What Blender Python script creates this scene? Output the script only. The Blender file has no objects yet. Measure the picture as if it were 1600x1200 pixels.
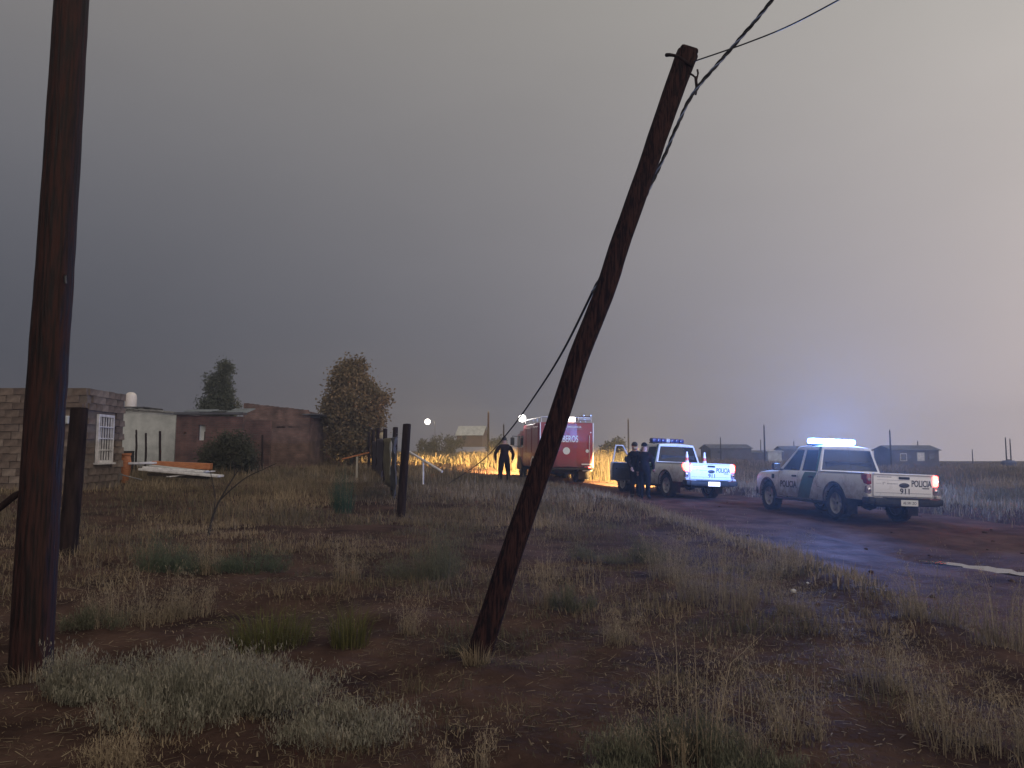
import bpy, bmesh, math, random
import numpy as np
from mathutils import Vector, Matrix, Euler

R = math.radians
random.seed(7)
rng = np.random.default_rng(11)
scene = bpy.context.scene
COL = scene.collection

# ------------------------------------------------------------------ camera
EYE = Vector((0.0, 0.0, 1.6))
PITCH = R(5.05)
cam_d = bpy.data.cameras.new('camera')
cam_d.sensor_width = 36.0
cam_d.lens = 27.0
cam_d.clip_start = 0.05
cam_d.clip_end = 5000
cam = bpy.data.objects.new('camera', cam_d)
cam.location = EYE
cam.rotation_euler = (R(90) + PITCH, 0, 0)
COL.objects.link(cam)
scene.camera = cam

# ------------------------------------------------------------------ world: stormy dusk sky
world = bpy.data.worlds.new('World')
scene.world = world
world.use_nodes = True
wn, wl = world.node_tree.nodes, world.node_tree.links
wn.clear()


def wmath(op, a, b=None, c=None):
    n = wn.new('ShaderNodeMath')
    n.operation = op
    for i, v in enumerate((a, b, c)):
        if v is None:
            continue
        if isinstance(v, (int, float)):
            n.inputs[i].default_value = v
        else:
            wl.new(v, n.inputs[i])
    return n.outputs[0]


w_tc = wn.new('ShaderNodeTexCoord')
w_sep = wn.new('ShaderNodeSeparateXYZ')
wl.new(w_tc.outputs['Generated'], w_sep.inputs[0])
wx, wz = w_sep.outputs[0], wmath('MAXIMUM', w_sep.outputs[2], 0.0)
w_map = wn.new('ShaderNodeMapping')
w_map.inputs['Scale'].default_value = (1.6, 1.6, 4.0)
wl.new(w_tc.outputs['Generated'], w_map.inputs['Vector'])
w_noise = wn.new('ShaderNodeTexNoise')
w_noise.inputs['Scale'].default_value = 1.7
w_noise.inputs['Detail'].default_value = 4
wl.new(w_map.outputs[0], w_noise.inputs['Vector'])
xc = wmath('MINIMUM', wmath('MAXIMUM', wx, -0.62), 0.62)
zc = wmath('MINIMUM', wz, 0.60)
xz = wmath('MULTIPLY', xc, zc)
cloud = wmath('MULTIPLY', wmath('SUBTRACT', w_noise.outputs['Fac'], 0.5), 0.16)
w_rgb = wn.new('ShaderNodeCombineXYZ')
for i_, (c0, cx, cz, cxz) in enumerate(((-1.95, 2.03, 1.46, -2.59), (-1.985, 1.80, 1.42, -2.15), (-1.82, 1.50, 1.00, -1.68))):
    ex = wmath('ADD', wmath('ADD', wmath('MULTIPLY_ADD', xc, cx, c0), wmath('MULTIPLY', zc, cz)), wmath('MULTIPLY', xz, cxz))
    ex = wmath('ADD', ex, wmath('MULTIPLY', wmath('MULTIPLY', xc, xc), 0.46))
    wl.new(wmath('EXPONENT', wmath('ADD', ex, cloud)), w_rgb.inputs[i_])
w_bg = wn.new('ShaderNodeBackground')
w_bg.inputs['Strength'].default_value = 1.0
wl.new(w_rgb.outputs[0], w_bg.inputs['Color'])
SUN_EL, SUN_AZ = R(24), R(160)          # afterglow behind the camera, to the right
w_sky = wn.new('ShaderNodeTexSky')
w_sky.sky_type = 'NISHITA'
w_sky.sun_disc = False
w_sky.sun_elevation = R(1.0)
w_sky.sun_rotation = SUN_AZ
w_bg2 = wn.new('ShaderNodeBackground')
w_bg2.inputs['Strength'].default_value = 0.004
wl.new(w_sky.outputs[0], w_bg2.inputs['Color'])
w_add = wn.new('ShaderNodeAddShader')
wl.new(w_bg.outputs[0], w_add.inputs[0])
wl.new(w_bg2.outputs[0], w_add.inputs[1])
w_out = wn.new('ShaderNodeOutputWorld')
wl.new(w_add.outputs[0], w_out.inputs['Surface'])

# ------------------------------------------------------------------ the last glow of daylight
sun_d = bpy.data.lights.new('sun', 'SUN')
sun_d.energy = 1.2
sun_d.angle = R(70)
sun_d.color = (1.0, 0.90, 0.84)
sun = bpy.data.objects.new('sun', sun_d)
_sd = Vector((math.sin(SUN_AZ) * math.cos(SUN_EL), math.cos(SUN_AZ) * math.cos(SUN_EL), math.sin(SUN_EL)))
sun.rotation_euler = _sd.to_track_quat('Z', 'Y').to_euler()
COL.objects.link(sun)

scene.view_settings.view_transform = 'Standard'
scene.view_settings.look = 'None'
scene.view_settings.exposure = 0.0
scene.view_settings.gamma = 1.0
scene.cycles.use_denoising = True
scene.cycles.max_bounces = 6
scene.cycles.diffuse_bounces = 2
scene.cycles.glossy_bounces = 3
scene.cycles.transparent_max_bounces = 8
scene.cycles.volume_bounces = 0
scene.cycles.sample_clamp_indirect = 1.5
scene.cycles.sample_clamp_direct = 6.0


# ================================================================== helpers
def at(px, py, Y):
    """point of the place seen at photo pixel (px, py) when it stands Y metres ahead"""
    dx, dy = (px - 800) / 1200.0, (600 - py) / 1200.0
    d = Vector((dx, math.cos(PITCH) - dy * math.sin(PITCH), math.sin(PITCH) + dy * math.cos(PITCH)))
    return EYE + d * (Y / d.y)


def vhash(ix, iy, s=0):
    n = (ix.astype(np.int64) * 374761393 + iy.astype(np.int64) * 668265263 + s * 1442695041) & 0x7fffffff
    n = ((n ^ (n >> 13)) * 1274126177) & 0x7fffffff
    return ((n ^ (n >> 16)) & 0xffff) / 65535.0


def vnoise(x, y, s=0):
    x, y = np.asarray(x, float), np.asarray(y, float)
    ix, iy = np.floor(x), np.floor(y)
    fx, fy = x - ix, y - iy
    fx, fy = fx * fx * (3 - 2 * fx), fy * fy * (3 - 2 * fy)
    a, b = vhash(ix, iy, s), vhash(ix + 1, iy, s)
    c, d = vhash(ix, iy + 1, s), vhash(ix + 1, iy + 1, s)
    return (a * (1 - fx) + b * fx) * (1 - fy) + (c * (1 - fx) + d * fx) * fy


def fbm(x, y, s=0, o=3):
    r, a, t = 0, 1.0, 0
    for k in range(o):
        r = r + a * vnoise(x * 2 ** k, y * 2 ** k, s + k)
        t += a
        a *= 0.5
    return r / t


def sstep(a, b, x):
    t = np.clip((x - a) / (b - a), 0, 1)
    return t * t * (3 - 2 * t)


class MB:
    """collects shapes, builds them as one mesh object"""

    def __init__(self):
        self.v, self.f, self.m = [], [], []

    def add(self, vs, fs, mi=0):
        b = len(self.v)
        self.v += [tuple(p) for p in vs]
        self.f += [tuple(b + i for i in f) for f in fs]
        self.m += [mi] * len(fs)
        return self

    def box(self, c, s, rot=None, mi=0, taper=1.0):
        hx, hy, hz = s[0] / 2, s[1] / 2, s[2] / 2
        vs = [Vector((sx * hx * (taper if sz > 0 else 1), sy * hy * (taper if sz > 0 else 1), sz * hz))
              for sz in (-1, 1) for sy in (-1, 1) for sx in (-1, 1)]
        if rot is not None:
            vs = [rot @ v for v in vs]
        c = Vector(c)
        return self.add([v + c for v in vs],
                        [(0, 2, 3, 1), (4, 5, 7, 6), (0, 1, 5, 4), (2, 6, 7, 3), (0, 4, 6, 2), (1, 3, 7, 5)], mi)

    def rbox(self, c, s, bev=0.02, rot=None, mi=0, seg=2):
        bm = bmesh.new()
        bmesh.ops.create_cube(bm, size=1)
        for v in bm.verts:
            v.co = Vector((v.co.x * s[0], v.co.y * s[1], v.co.z * s[2]))
        bmesh.ops.bevel(bm, geom=bm.edges[:], offset=min(bev, min(s) * .49), segments=seg, affect='EDGES', profile=.5)
        vs = [v.co.copy() for v in bm.verts]
        fs = [[v.index for v in f.verts] for f in bm.faces]
        bm.free()
        if rot is not None:
            vs = [rot @ v for v in vs]
        c = Vector(c)
        return self.add([v + c for v in vs], fs, mi)

    def tube(self, pts, rad, n=8, mi=0, cap=True, jit=0.0):
        pts = [Vector(p) for p in pts]
        if isinstance(rad, (int, float)):
            rad = [rad] * len(pts)
        vs, fs = [], []
        up = Vector((0, 0, 1))
        prev = None
        for i, p in enumerate(pts):
            d = (pts[min(i + 1, len(pts) - 1)] - pts[max(i - 1, 0)]).normalized()
            if prev is None:
                a = d.cross(up if abs(d.z) < .9 else Vector((1, 0, 0))).normalized()
            else:
                a = (prev - d * prev.dot(d)).normalized()
            prev = a
            b = d.cross(a)
            for k in range(n):
                t = 2 * math.pi * k / n
                r = rad[i] * (1 + (random.uniform(-jit, jit) if jit else 0))
                vs.append(p + (a * math.cos(t) + b * math.sin(t)) * r)
        for i in range(len(pts) - 1):
            for k in range(n):
                k2 = (k + 1) % n
                fs.append((i * n + k, i * n + k2, (i + 1) * n + k2, (i + 1) * n + k))
        if cap:
            fs.append(tuple(reversed(range(n))))
            fs.append(tuple((len(pts) - 1) * n + k for k in range(n)))
        return self.add(vs, fs, mi)

    def lathe(self, prof, n=24, axis='Z', c=(0, 0, 0), mi=0, cap=True):
        """prof: list of (radius, height)"""
        vs, fs = [], []
        c = Vector(c)
        for (r, h) in prof:
            for k in range(n):
                t = 2 * math.pi * k / n
                a, b = r * math.cos(t), r * math.sin(t)
                p = {'Z': (a, b, h), 'Y': (b, h, a), 'X': (h, a, b)}[axis]
                vs.append(Vector(p) + c)
        for i in range(len(prof) - 1):
            for k in range(n):
                k2 = (k + 1) % n
                fs.append((i * n + k, i * n + k2, (i + 1) * n + k2, (i + 1) * n + k))
        if cap and prof[0][0] > 1e-4:
            fs.append(tuple(reversed(range(n))))
        if cap and prof[-1][0] > 1e-4:
            fs.append(tuple((len(prof) - 1) * n + k for k in range(n)))
        return self.add(vs, fs, mi)

    def build(self, name, mats, parent=None, smooth=None, loc=None):
        me = bpy.data.meshes.new(name)
        me.from_pydata(self.v, [], self.f)
        if not isinstance(mats, (list, tuple)):
            mats = [mats]
        for m in mats:
            me.materials.append(m)
        if len(mats) > 1:
            me.polygons.foreach_set('material_index', self.m)
        bm = bmesh.new()
        bm.from_mesh(me)
        bmesh.ops.recalc_face_normals(bm, faces=bm.faces)
        bm.to_mesh(me)
        bm.free()
        if smooth is not None:
            me.shade_smooth()
            me.set_sharp_from_angle(angle=R(smooth))
        o = bpy.data.objects.new(name, me)
        COL.objects.link(o)
        if parent is not None:
            o.parent = parent
        if loc is not None:
            o.location = loc
        return o


def link_mesh(name, me, parent=None):
    o = bpy.data.objects.new(name, me)
    COL.objects.link(o)
    o.parent = parent
    return o


def tag(o, label=None, cat=None, group=None, kind=None):
    if label:
        o['label'] = label
    if cat:
        o['category'] = cat
    if group:
        o['group'] = group
    if kind:
        o['kind'] = kind
    return o


def empty(name, loc, rot=(0, 0, 0)):
    o = bpy.data.objects.new(name, None)
    o.empty_display_size = .2
    o.location = loc
    o.rotation_euler = rot
    COL.objects.link(o)
    return o


def copy_tree(o, parent=None):
    c = o.copy()
    COL.objects.link(c)
    c.parent = parent
    for ch in list(o.children):
        copy_tree(ch, c)
    return c


# ------------------------------------------------------------------ materials
def mat(name, col, col2=None, scale=5.0, rough=0.8, bump=0.0, bscale=None, metal=0.0, detail=5, spec=0.5,
        rough2=None, coords='Object', stretch=None, lo=.35, hi=.65):
    m = bpy.data.materials.new(name)
    m.use_nodes = True
    nt = m.node_tree
    b = nt.nodes['Principled BSDF']
    b.inputs['Base Color'].default_value = (*col, 1)
    b.inputs['Roughness'].default_value = rough
    b.inputs['Metallic'].default_value = metal
    b.inputs['Specular IOR Level'].default_value = spec
    if col2 is not None or bump or rough2 is not None:
        tc = nt.nodes.new('ShaderNodeTexCoord')
        mp = nt.nodes.new('ShaderNodeMapping')
        if stretch:
            mp.inputs['Scale'].default_value = stretch
        nt.links.new(tc.outputs[coords], mp.inputs['Vector'])
        nz = nt.nodes.new('ShaderNodeTexNoise')
        nz.inputs['Scale'].default_value = scale
        nz.inputs['Detail'].default_value = detail
        nz.inputs['Roughness'].default_value = .62
        nt.links.new(mp.outputs[0], nz.inputs['Vector'])
        if col2 is not None:
            rp = nt.nodes.new('ShaderNodeValToRGB')
            rp.color_ramp.elements[0].position = lo
            rp.color_ramp.elements[1].position = hi
            rp.color_ramp.elements[0].color = (*col, 1)
            rp.color_ramp.elements[1].color = (*col2, 1)
            nt.links.new(nz.outputs['Fac'], rp.inputs[0])
            nt.links.new(rp.outputs[0], b.inputs['Base Color'])
        if rough2 is not None:
            mr = nt.nodes.new('ShaderNodeMapRange')
            mr.inputs[1].default_value, mr.inputs[2].default_value = .35, .65
            mr.inputs[3].default_value, mr.inputs[4].default_value = rough, rough2
            nt.links.new(nz.outputs['Fac'], mr.inputs[0])
            nt.links.new(mr.outputs[0], b.inputs['Roughness'])
        if bump:
            nb = nz
            if bscale:
                nb = nt.nodes.new('ShaderNodeTexNoise')
                nb.inputs['Scale'].default_value = bscale
                nb.inputs['Detail'].default_value = 6
                nt.links.new(mp.outputs[0], nb.inputs['Vector'])
            bp = nt.nodes.new('ShaderNodeBump')
            bp.inputs['Strength'].default_value = min(1.0, bump * 10)
            bp.inputs['Distance'].default_value = bump
            nt.links.new(nb.outputs['Fac'], bp.inputs['Height'])
            nt.links.new(bp.outputs[0], b.inputs['Normal'])
    return m


def emat(name, col, strength, base=(.8, .8, .8)):
    m = mat(name, base, rough=.3)
    b = m.node_tree.nodes['Principled BSDF']
    b.inputs['Emission Color'].default_value = (*col, 1)
    b.inputs['Emission Strength'].default_value = strength
    m.cycles.emission_sampling = 'AUTO' if name in ('street_on', 'globe_on') else 'NONE'
    return m


def leafmat(name, cols, rough=.75, trans=.25):
    """foliage: a 'tint' value on the points picks the plant's colour"""
    m = bpy.data.materials.new(name)
    m.use_nodes = True
    nt = m.node_tree
    b = nt.nodes['Principled BSDF']
    b.inputs['Roughness'].default_value = rough
    b.inputs['Specular IOR Level'].default_value = .25
    a = nt.nodes.new('ShaderNodeAttribute')
    a.attribute_name = 'tint'
    rp = nt.nodes.new('ShaderNodeValToRGB')
    el = rp.color_ramp.elements
    while len(el) < len(cols):
        el.new(.5)
    for i, c in enumerate(cols):
        el[i].position = i / (len(cols) - 1)
        el[i].color = (*c, 1)
    nt.links.new(a.outputs['Fac'], rp.inputs[0])
    nt.links.new(rp.outputs[0], b.inputs['Base Color'])
    tr = nt.nodes.new('ShaderNodeBsdfTranslucent')
    nt.links.new(rp.outputs[0], tr.inputs['Color'])
    mx = nt.nodes.new('ShaderNodeMixShader')
    mx.inputs[0].default_value = trans
    nt.links.new(b.outputs[0], mx.inputs[1])
    nt.links.new(tr.outputs[0], mx.inputs[2])
    nt.links.new(mx.outputs[0], nt.nodes['Material Output'].inputs['Surface'])
    return m


def brickmat(name, c1, c2, mortar, bw=.24, bh=.085, rough=.9, gap=.014):
    m = bpy.data.materials.new(name)
    m.use_nodes = True
    nt = m.node_tree
    b = nt.nodes['Principled BSDF']
    b.inputs['Roughness'].default_value = rough
    tc = nt.nodes.new('ShaderNodeTexCoord')
    sp = nt.nodes.new('ShaderNodeSeparateXYZ')
    nt.links.new(tc.outputs['Object'], sp.inputs[0])
    ad = nt.nodes.new('ShaderNodeMath')
    nt.links.new(sp.outputs[0], ad.inputs[0])
    nt.links.new(sp.outputs[1], ad.inputs[1])
    cb = nt.nodes.new('ShaderNodeCombineXYZ')
    nt.links.new(ad.outputs[0], cb.inputs[0])
    nt.links.new(sp.outputs[2], cb.inputs[1])
    br = nt.nodes.new('ShaderNodeTexBrick')
    br.inputs['Scale'].default_value = 1.0
    br.inputs['Brick Width'].default_value = bw
    br.inputs['Row Height'].default_value = bh
    br.inputs['Mortar Size'].default_value = gap
    br.inputs['Color1'].default_value = (*c1, 1)
    br.inputs['Color2'].default_value = (*c2, 1)
    br.inputs['Mortar'].default_value = (*mortar, 1)
    nt.links.new(cb.outputs[0], br.inputs['Vector'])
    nz = nt.nodes.new('ShaderNodeTexNoise')
    nz.inputs['Scale'].default_value = 2.2
    nz.inputs['Detail'].default_value = 6
    nt.links.new(tc.outputs['Object'], nz.inputs['Vector'])
    mx = nt.nodes.new('ShaderNodeMix')
    mx.data_type = 'RGBA'
    mx.blend_type = 'MULTIPLY'
    mx.inputs[0].default_value = .84
    rp = nt.nodes.new('ShaderNodeValToRGB')
    rp.color_ramp.elements[0].color = (.32, .32, .33, 1)
    rp.color_ramp.elements[0].position = .34
    rp.color_ramp.elements[1].position = .65
    nt.links.new(nz.outputs['Fac'], rp.inputs[0])
    nt.links.new(br.outputs['Color'], mx.inputs[6])
    nt.links.new(rp.outputs[0], mx.inputs[7])
    nt.links.new(mx.outputs[2], b.inputs['Base Color'])
    bp = nt.nodes.new('ShaderNodeBump')
    bp.inputs['Distance'].default_value = .012
    bp.invert = True
    nt.links.new(br.outputs['Fac'], bp.inputs['Height'])
    nt.links.new(bp.outputs[0], b.inputs['Normal'])
    return m


M = {}
M['soil'] = mat('soil', (.028, .0155, .0125), (.086, .051, .038), 1.3, .95, .06, 9, coords='Object', spec=.05)
M['mud'] = mat('mud', (.040, .020, .016), (.105, .058, .046), 1.1, .95, .06, 8, rough2=.85, spec=.03)
M['water'] = mat('water', (.03, .026, .022), None, rough=.09, bump=.006, bscale=5)
M['oldwood'] = mat('oldwood', (.007, .004, .004), (.040, .018, .014), 9, .95, .04, 10, stretch=(7, 7, .45), spec=.08, lo=.42, hi=.6)
M['poleglint'] = mat('poleglint', (.008, .0045, .004), (.036, .015, .012), 8, .5, .04, 9, stretch=(6, 6, .4), rough2=.85, spec=.15, lo=.42, hi=.6)
M['postwood'] = mat('postwood', (.009, .006, .006), (.032, .020, .018), 4, .95, .03, 12, stretch=(5, 5, .6), spec=.08)
M['cable'] = mat('cable', (.008, .008, .009), rough=.55)
M['cable_white'] = mat('cable_white', (.16, .20, .32), rough=.4)
M['steel'] = mat('steel', (.10, .10, .10), (.2, .19, .18), 8, .5, metal=.6)
M['block'] = mat('block', (.075, .055, .043), (.185, .138, .108), 4.0, .95, .02, 30)
M['block_b'] = mat('block_b', (.065, .046, .037), (.150, .110, .086), 4.5, .95, .02, 30)
M['mortar'] = mat('mortar', (.085, .066, .054), (.14, .11, .09), 6, .95)
M['plaster'] = mat('plaster', (.34, .35, .33), (.50, .51, .48), 1.8, .9, .015, 12)
M['greywash'] = mat('greywash', (.14, .14, .135), (.26, .26, .25), 3, .9)
M['redbrick'] = brickmat('redbrick', (.125, .056, .045), (.185, .086, .068), (.13, .092, .078))
M['pinkbrick'] = brickmat('pinkbrick', (.160, .086, .064), (.225, .126, .094), (.155, .112, .09))
M['tin'] = mat('tin', (.10, .115, .12), (.24, .26, .27), 2, .45, metal=.5)
M['tin_dark'] = mat('tin_dark', (.035, .035, .04), (.08, .08, .085), 2, .6)
M['whitepaint'] = mat('whitepaint', (.40, .38, .37), (.64, .62, .60), 5, .7)
M['tankwhite'] = mat('tankwhite', (.62, .56, .50), (.72, .66, .60), 2, .55)
M['orangewood'] = mat('orangewood', (.30, .10, .035), (.45, .17, .06), 5, .75, stretch=(1, 5, 5))
M['darkvoid'] = mat('darkvoid', (.012, .011, .012), rough=.8)
M['palewood'] = mat('palewood', (.30, .27, .22), (.42, .38, .30), 4, .8)
M['glass_far'] = mat('glass_far', (.03, .032, .036), rough=.12)
M['bark'] = mat('bark', (.035, .026, .020), (.07, .052, .04), 6, .95, .02, 14)
M['house_dark'] = mat('house_dark', (.055, .050, .055), (.10, .09, .095), 1.0, .9)
M['house_red'] = mat('house_red', (.085, .045, .038), (.13, .07, .055), 1.0, .9)
M['bark_twig'] = mat('bark_twig', (.025, .020, .018), rough=.9)

# ================================================================== terrain
CTRL = []                                       # (x, y, z) the ground is known here


def ctrl_px(px, py, Y):
    p = at(px, py, Y)
    CTRL.append((p.x, p.y, p.z))


for p in ((48, 1045, 5.66), (748, 1028, 5.96), (115, 858, 10.9), (632, 808, 16.9), (617, 775, 22.6),
          (601, 755, 28.4), (590, 745, 33.0), (583, 740, 36.6)):
    ctrl_px(*p)
CTRL += [(0, 2.5, 0), (-3, 2.5, 0), (3, 2.5, 0), (0, -5, 0), (-8, -5, .1), (8, -5, -.1), (-8, 4, .1), (5, 5, .02),
         (8.6, 20.9, -.02), (5.4, 27, .18), (1.9, 36.4, .24), (-1.2, 31, .42), (-11.7, 22, .55), (-16, 24, .65),
         (-10.5, 30, .75), (-16, 36, 1.0), (-9, 42, 1.0), (-22, 45, 1.2), (13.5, 19, .32), (16, 15, .2), (11, 26, .35),
         (8, 33, .38), (14, 34, .3), (6, 38, .35), (0, 50, .92), (-8, 51, .98), (-3.4, 44, .72), (-15, 54, 1.05), (-.6, 39, .46), (-6, 46.5, .85), (2, 46, .75), (-25, 60, 1.2), (-10, 80, 1.3), (10, 55, .5),
         (20, 45, .25), (30, 60, 0), (50, 80, -.2), (20, 90, .3), (0, 110, 1.1), (-40, 110, 1.6), (60, 130, -.4),
         (4.0, 11, .03), (9, 11, -.12), (2, 16, .08), (2.2, 22, .2), (-6, 7, .08), (12, 8, -.1), (-4, 60, 1.1),
         (-100, 200, 2), (0, 200, 1.2), (100, 200, -.5), (150, 60, -.6), (-150, 60, 1.5), (-30, 10, .6), (30, 10, -.1)]
_C = np.array(CTRL)

# dirt road: centre line points and half widths
RD = np.array([(8.6, -30, 4.0), (8.4, -5, 4.0), (8.3, 4, 3.9), (8.0, 11, 3.5), (7.75, 18, 3.7), (6.3, 24, 3.1),
               (4.3, 29, 2.6), (2.2, 34, 2.4), (-.2, 39, 2.4), (-3.4, 44, 2.4), (-8, 49, 2.4), (-15, 54, 2.4), (-28, 60, 2.4), (-60, 72, 2.4)])


def _catmull(P, n=14):
    out = []
    for i in range(len(P) - 1):
        p0, p1, p2, p3 = P[max(i - 1, 0)], P[i], P[i + 1], P[min(i + 2, len(P) - 1)]
        for k in range(n):
            t = k / n
            out.append(.5 * ((2 * p1) + (-p0 + p2) * t + (2 * p0 - 5 * p1 + 4 * p2 - p3) * t * t + (-p0 + 3 * p1 - 3 * p2 + p3) * t ** 3))
    out.append(P[-1])
    return np.array(out)


RC = _catmull(RD)
RT = np.gradient(RC[:, :2], axis=0)
RT /= np.linalg.norm(RT, axis=1)[:, None]
RN = np.stack([RT[:, 1], -RT[:, 0]], 1)         # to the right of travel


def road_field(x, y):
    """signed distance right of the centre line, and half width there"""
    x, y = np.atleast_1d(np.asarray(x, float)), np.atleast_1d(np.asarray(y, float))
    sd, hw = np.empty_like(x), np.empty_like(x)
    for s in range(0, len(x), 20000):
        dx = x[s:s + 20000, None] - RC[None, :, 0]
        dy = y[s:s + 20000, None] - RC[None, :, 1]
        d2 = dx * dx + dy * dy
        j = d2.argmin(1)
        i = np.arange(len(j))
        side = np.sign(dx[i, j] * RN[j, 0] + dy[i, j] * RN[j, 1])
        sd[s:s + 20000] = side * np.sqrt(d2[i, j])
        hw[s:s + 20000] = RC[j, 2]
    return sd, hw


PUD_A, PUD_B, PUD_Z = np.array([6.85, 13.1]), np.array([9.2, 9.1]), -.215


def terrain0(x, y):
    x, y = np.asarray(x, float), np.asarray(y, float)
    num, den = 0, 1e-9
    h = 2.2 + .10 * np.hypot(x, y)
    for cx, cy, cz in _C:
        w = np.exp(-((x - cx) ** 2 + (y - cy) ** 2) / (2 * h * h)) + 1e-7 / (1 + (x - cx) ** 2 + (y - cy) ** 2)
        num = num + w * cz
        den = den + w
    return num / den


def terrain(x, y, under=True):
    """ground height; inside the road the ground sheet lies under the road sheet"""
    x, y = np.atleast_1d(np.asarray(x, float)), np.atleast_1d(np.asarray(y, float))
    z = terrain0(x, y)
    dist = np.hypot(x, y)
    amp = np.clip(1.2 - dist / 40, .15, 1)
    rough = ((fbm(x * .9, y * .9, 3) - .5) * .14 + (fbm(x * 3.1, y * 3.1, 9) - .5) * .06) * amp
    sd, hw = road_field(x, y)
    edge = hw + (fbm(x * .6, y * .6, 21) - .5) * .7
    inside = 1 - sstep(edge - .1, edge + .45, np.abs(sd))
    lip = np.exp(-((np.abs(sd) - edge - .65) / .35) ** 2) * .07
    road = z - .14 - .022 * sd * np.exp(-np.maximum(y - 30, 0) / 10)
    for t in (-1.55, -.05, 1.5):
        road = road - .045 * np.exp(-((sd - t - .3 * (vnoise(x * .3, y * .3, 5) - .5)) / .22) ** 2)
    road = road + (fbm(x * 1.2, y * 1.2, 31) - .5) * .07 * amp
    # the long wet rut
    ab = PUD_B - PUD_A
    t = np.clip(((x - PUD_A[0]) * ab[0] + (y - PUD_A[1]) * ab[1]) / (ab @ ab), 0, 1)
    pd = np.hypot(x - PUD_A[0] - t * ab[0], y - PUD_A[1] - t * ab[1])
    pw = np.exp(-(pd / .42) ** 2)
    zr = road * (1 - pw) + (PUD_Z - .06) * pw
    if under:
        return (z + rough + lip) * (1 - inside) + (zr - .07) * inside
    return zr


def gz(x, y):
    return float(terrain(x, y)[0])


def grid_mesh(name, X, Y, Z, m, smooth=True):
    nr, nc = X.shape
    me = bpy.data.meshes.new(name)
    vs = np.stack([X, Y, Z], -1).reshape(-1, 3)
    idx = np.arange(nr * nc).reshape(nr, nc)
    q = np.stack([idx[:-1, :-1], idx[:-1, 1:], idx[1:, 1:], idx[1:, :-1]], -1).reshape(-1, 4)
    me.vertices.add(len(vs))
    me.vertices.foreach_set('co', vs.ravel())
    me.loops.add(q.size)
    me.loops.foreach_set('vertex_index', q.ravel().astype(np.int32))
    me.polygons.add(len(q))
    me.polygons.foreach_set('loop_start', np.arange(0, q.size, 4, dtype=np.int32))
    me.update()
    me.validate()
    me.materials.append(m)
    if smooth:
        me.shade_smooth()
    return me


_rows = np.concatenate([np.linspace(-30, 1.0, 20), np.geomspace(1.15, 175, 330)])
_u = np.linspace(-1, 1, 380)
_U = np.sign(_u) * np.abs(_u) ** 1.15
GX = _U[None, :] * (1.15 * np.abs(_rows)[:, None] + 9)
GY = np.repeat(_rows[:, None], len(_u), 1)
GZ = terrain(GX.ravel(), GY.ravel()).reshape(GX.shape)
ground = link_mesh('ground', grid_mesh('ground', GX, GY, GZ, M['soil']))
tag(ground, 'dark damp soil of the open field', 'ground', kind='structure')

_d = np.linspace(-1, 1, 64)
_sel = RC
SX = _sel[:, None, 0] + RN[:, None, 0] * _d[None, :] * (_sel[:, None, 2] + .25)
SY = _sel[:, None, 1] + RN[:, None, 1] * _d[None, :] * (_sel[:, None, 2] + .25)
# resample more finely along the road
_k = np.linspace(0, len(_sel) - 1, 700)
_i0 = np.clip(_k.astype(int), 0, len(_sel) - 2)
_fr = (_k - _i0)[:, None]
SX = SX[_i0] * (1 - _fr) + SX[_i0 + 1] * _fr
SY = SY[_i0] * (1 - _fr) + SY[_i0 + 1] * _fr
SZ = terrain(SX.ravel(), SY.ravel(), under=False).reshape(SX.shape)
SZ[:, 0] -= .12
SZ[:, -1] -= .12
road = link_mesh('dirt_road', grid_mesh('dirt_road', SX, SY, SZ, M['mud']))
tag(road, 'wet rutted dirt road running past the vehicles', 'road', kind='structure')


def road_z(x, y):
    return float(terrain(x, y, under=False)[0])


# puddle in the rut
pb = MB()
n = 26
L_, R_ = [], []
ab = PUD_B - PUD_A
nn = np.array([-ab[1], ab[0]]) / np.linalg.norm(ab)
for i in range(n):
    t = i / (n - 1)
    w = (.26 + .10 * math.sin(i * 1.3) + .07 * math.sin(i * 2.9)) * min(1, 4 * t + .2) * min(1, 6 * (1 - t) + .3)
    c = PUD_A + ab * t + nn * .08 * math.sin(i * .7)
    L_.append((*(c + nn * w), PUD_Z))
    R_.append((*(c - nn * w), PUD_Z))
pb.add(L_ + R_, [(i, i + 1, n + i + 1, n + i) for i in range(n - 1)])
pud = pb.build('puddle', M['water'])
tag(pud, 'long shallow puddle in a rut of the dirt road', 'puddle', kind='structure')


# ================================================================== foliage generators
def tri_mesh(name, V, T, tint, m):
    me = bpy.data.meshes.new(name)
    me.vertices.add(len(V))
    me.vertices.foreach_set('co', np.ascontiguousarray(V, dtype=np.float32).ravel())
    T = np.ascontiguousarray(T, dtype=np.int32)
    k = T.shape[1]
    me.loops.add(T.size)
    me.loops.foreach_set('vertex_index', T.ravel())
    me.polygons.add(len(T))
    me.polygons.foreach_set('loop_start', np.arange(0, T.size, k, dtype=np.int32))
    a = me.attributes.new('tint', 'FLOAT', 'POINT')
    a.data.foreach_set('value', np.ascontiguousarray(tint, dtype=np.float32))
    me.update()
    me.validate()
    if m is not None:
        me.materials.append(m)
    return me


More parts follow.
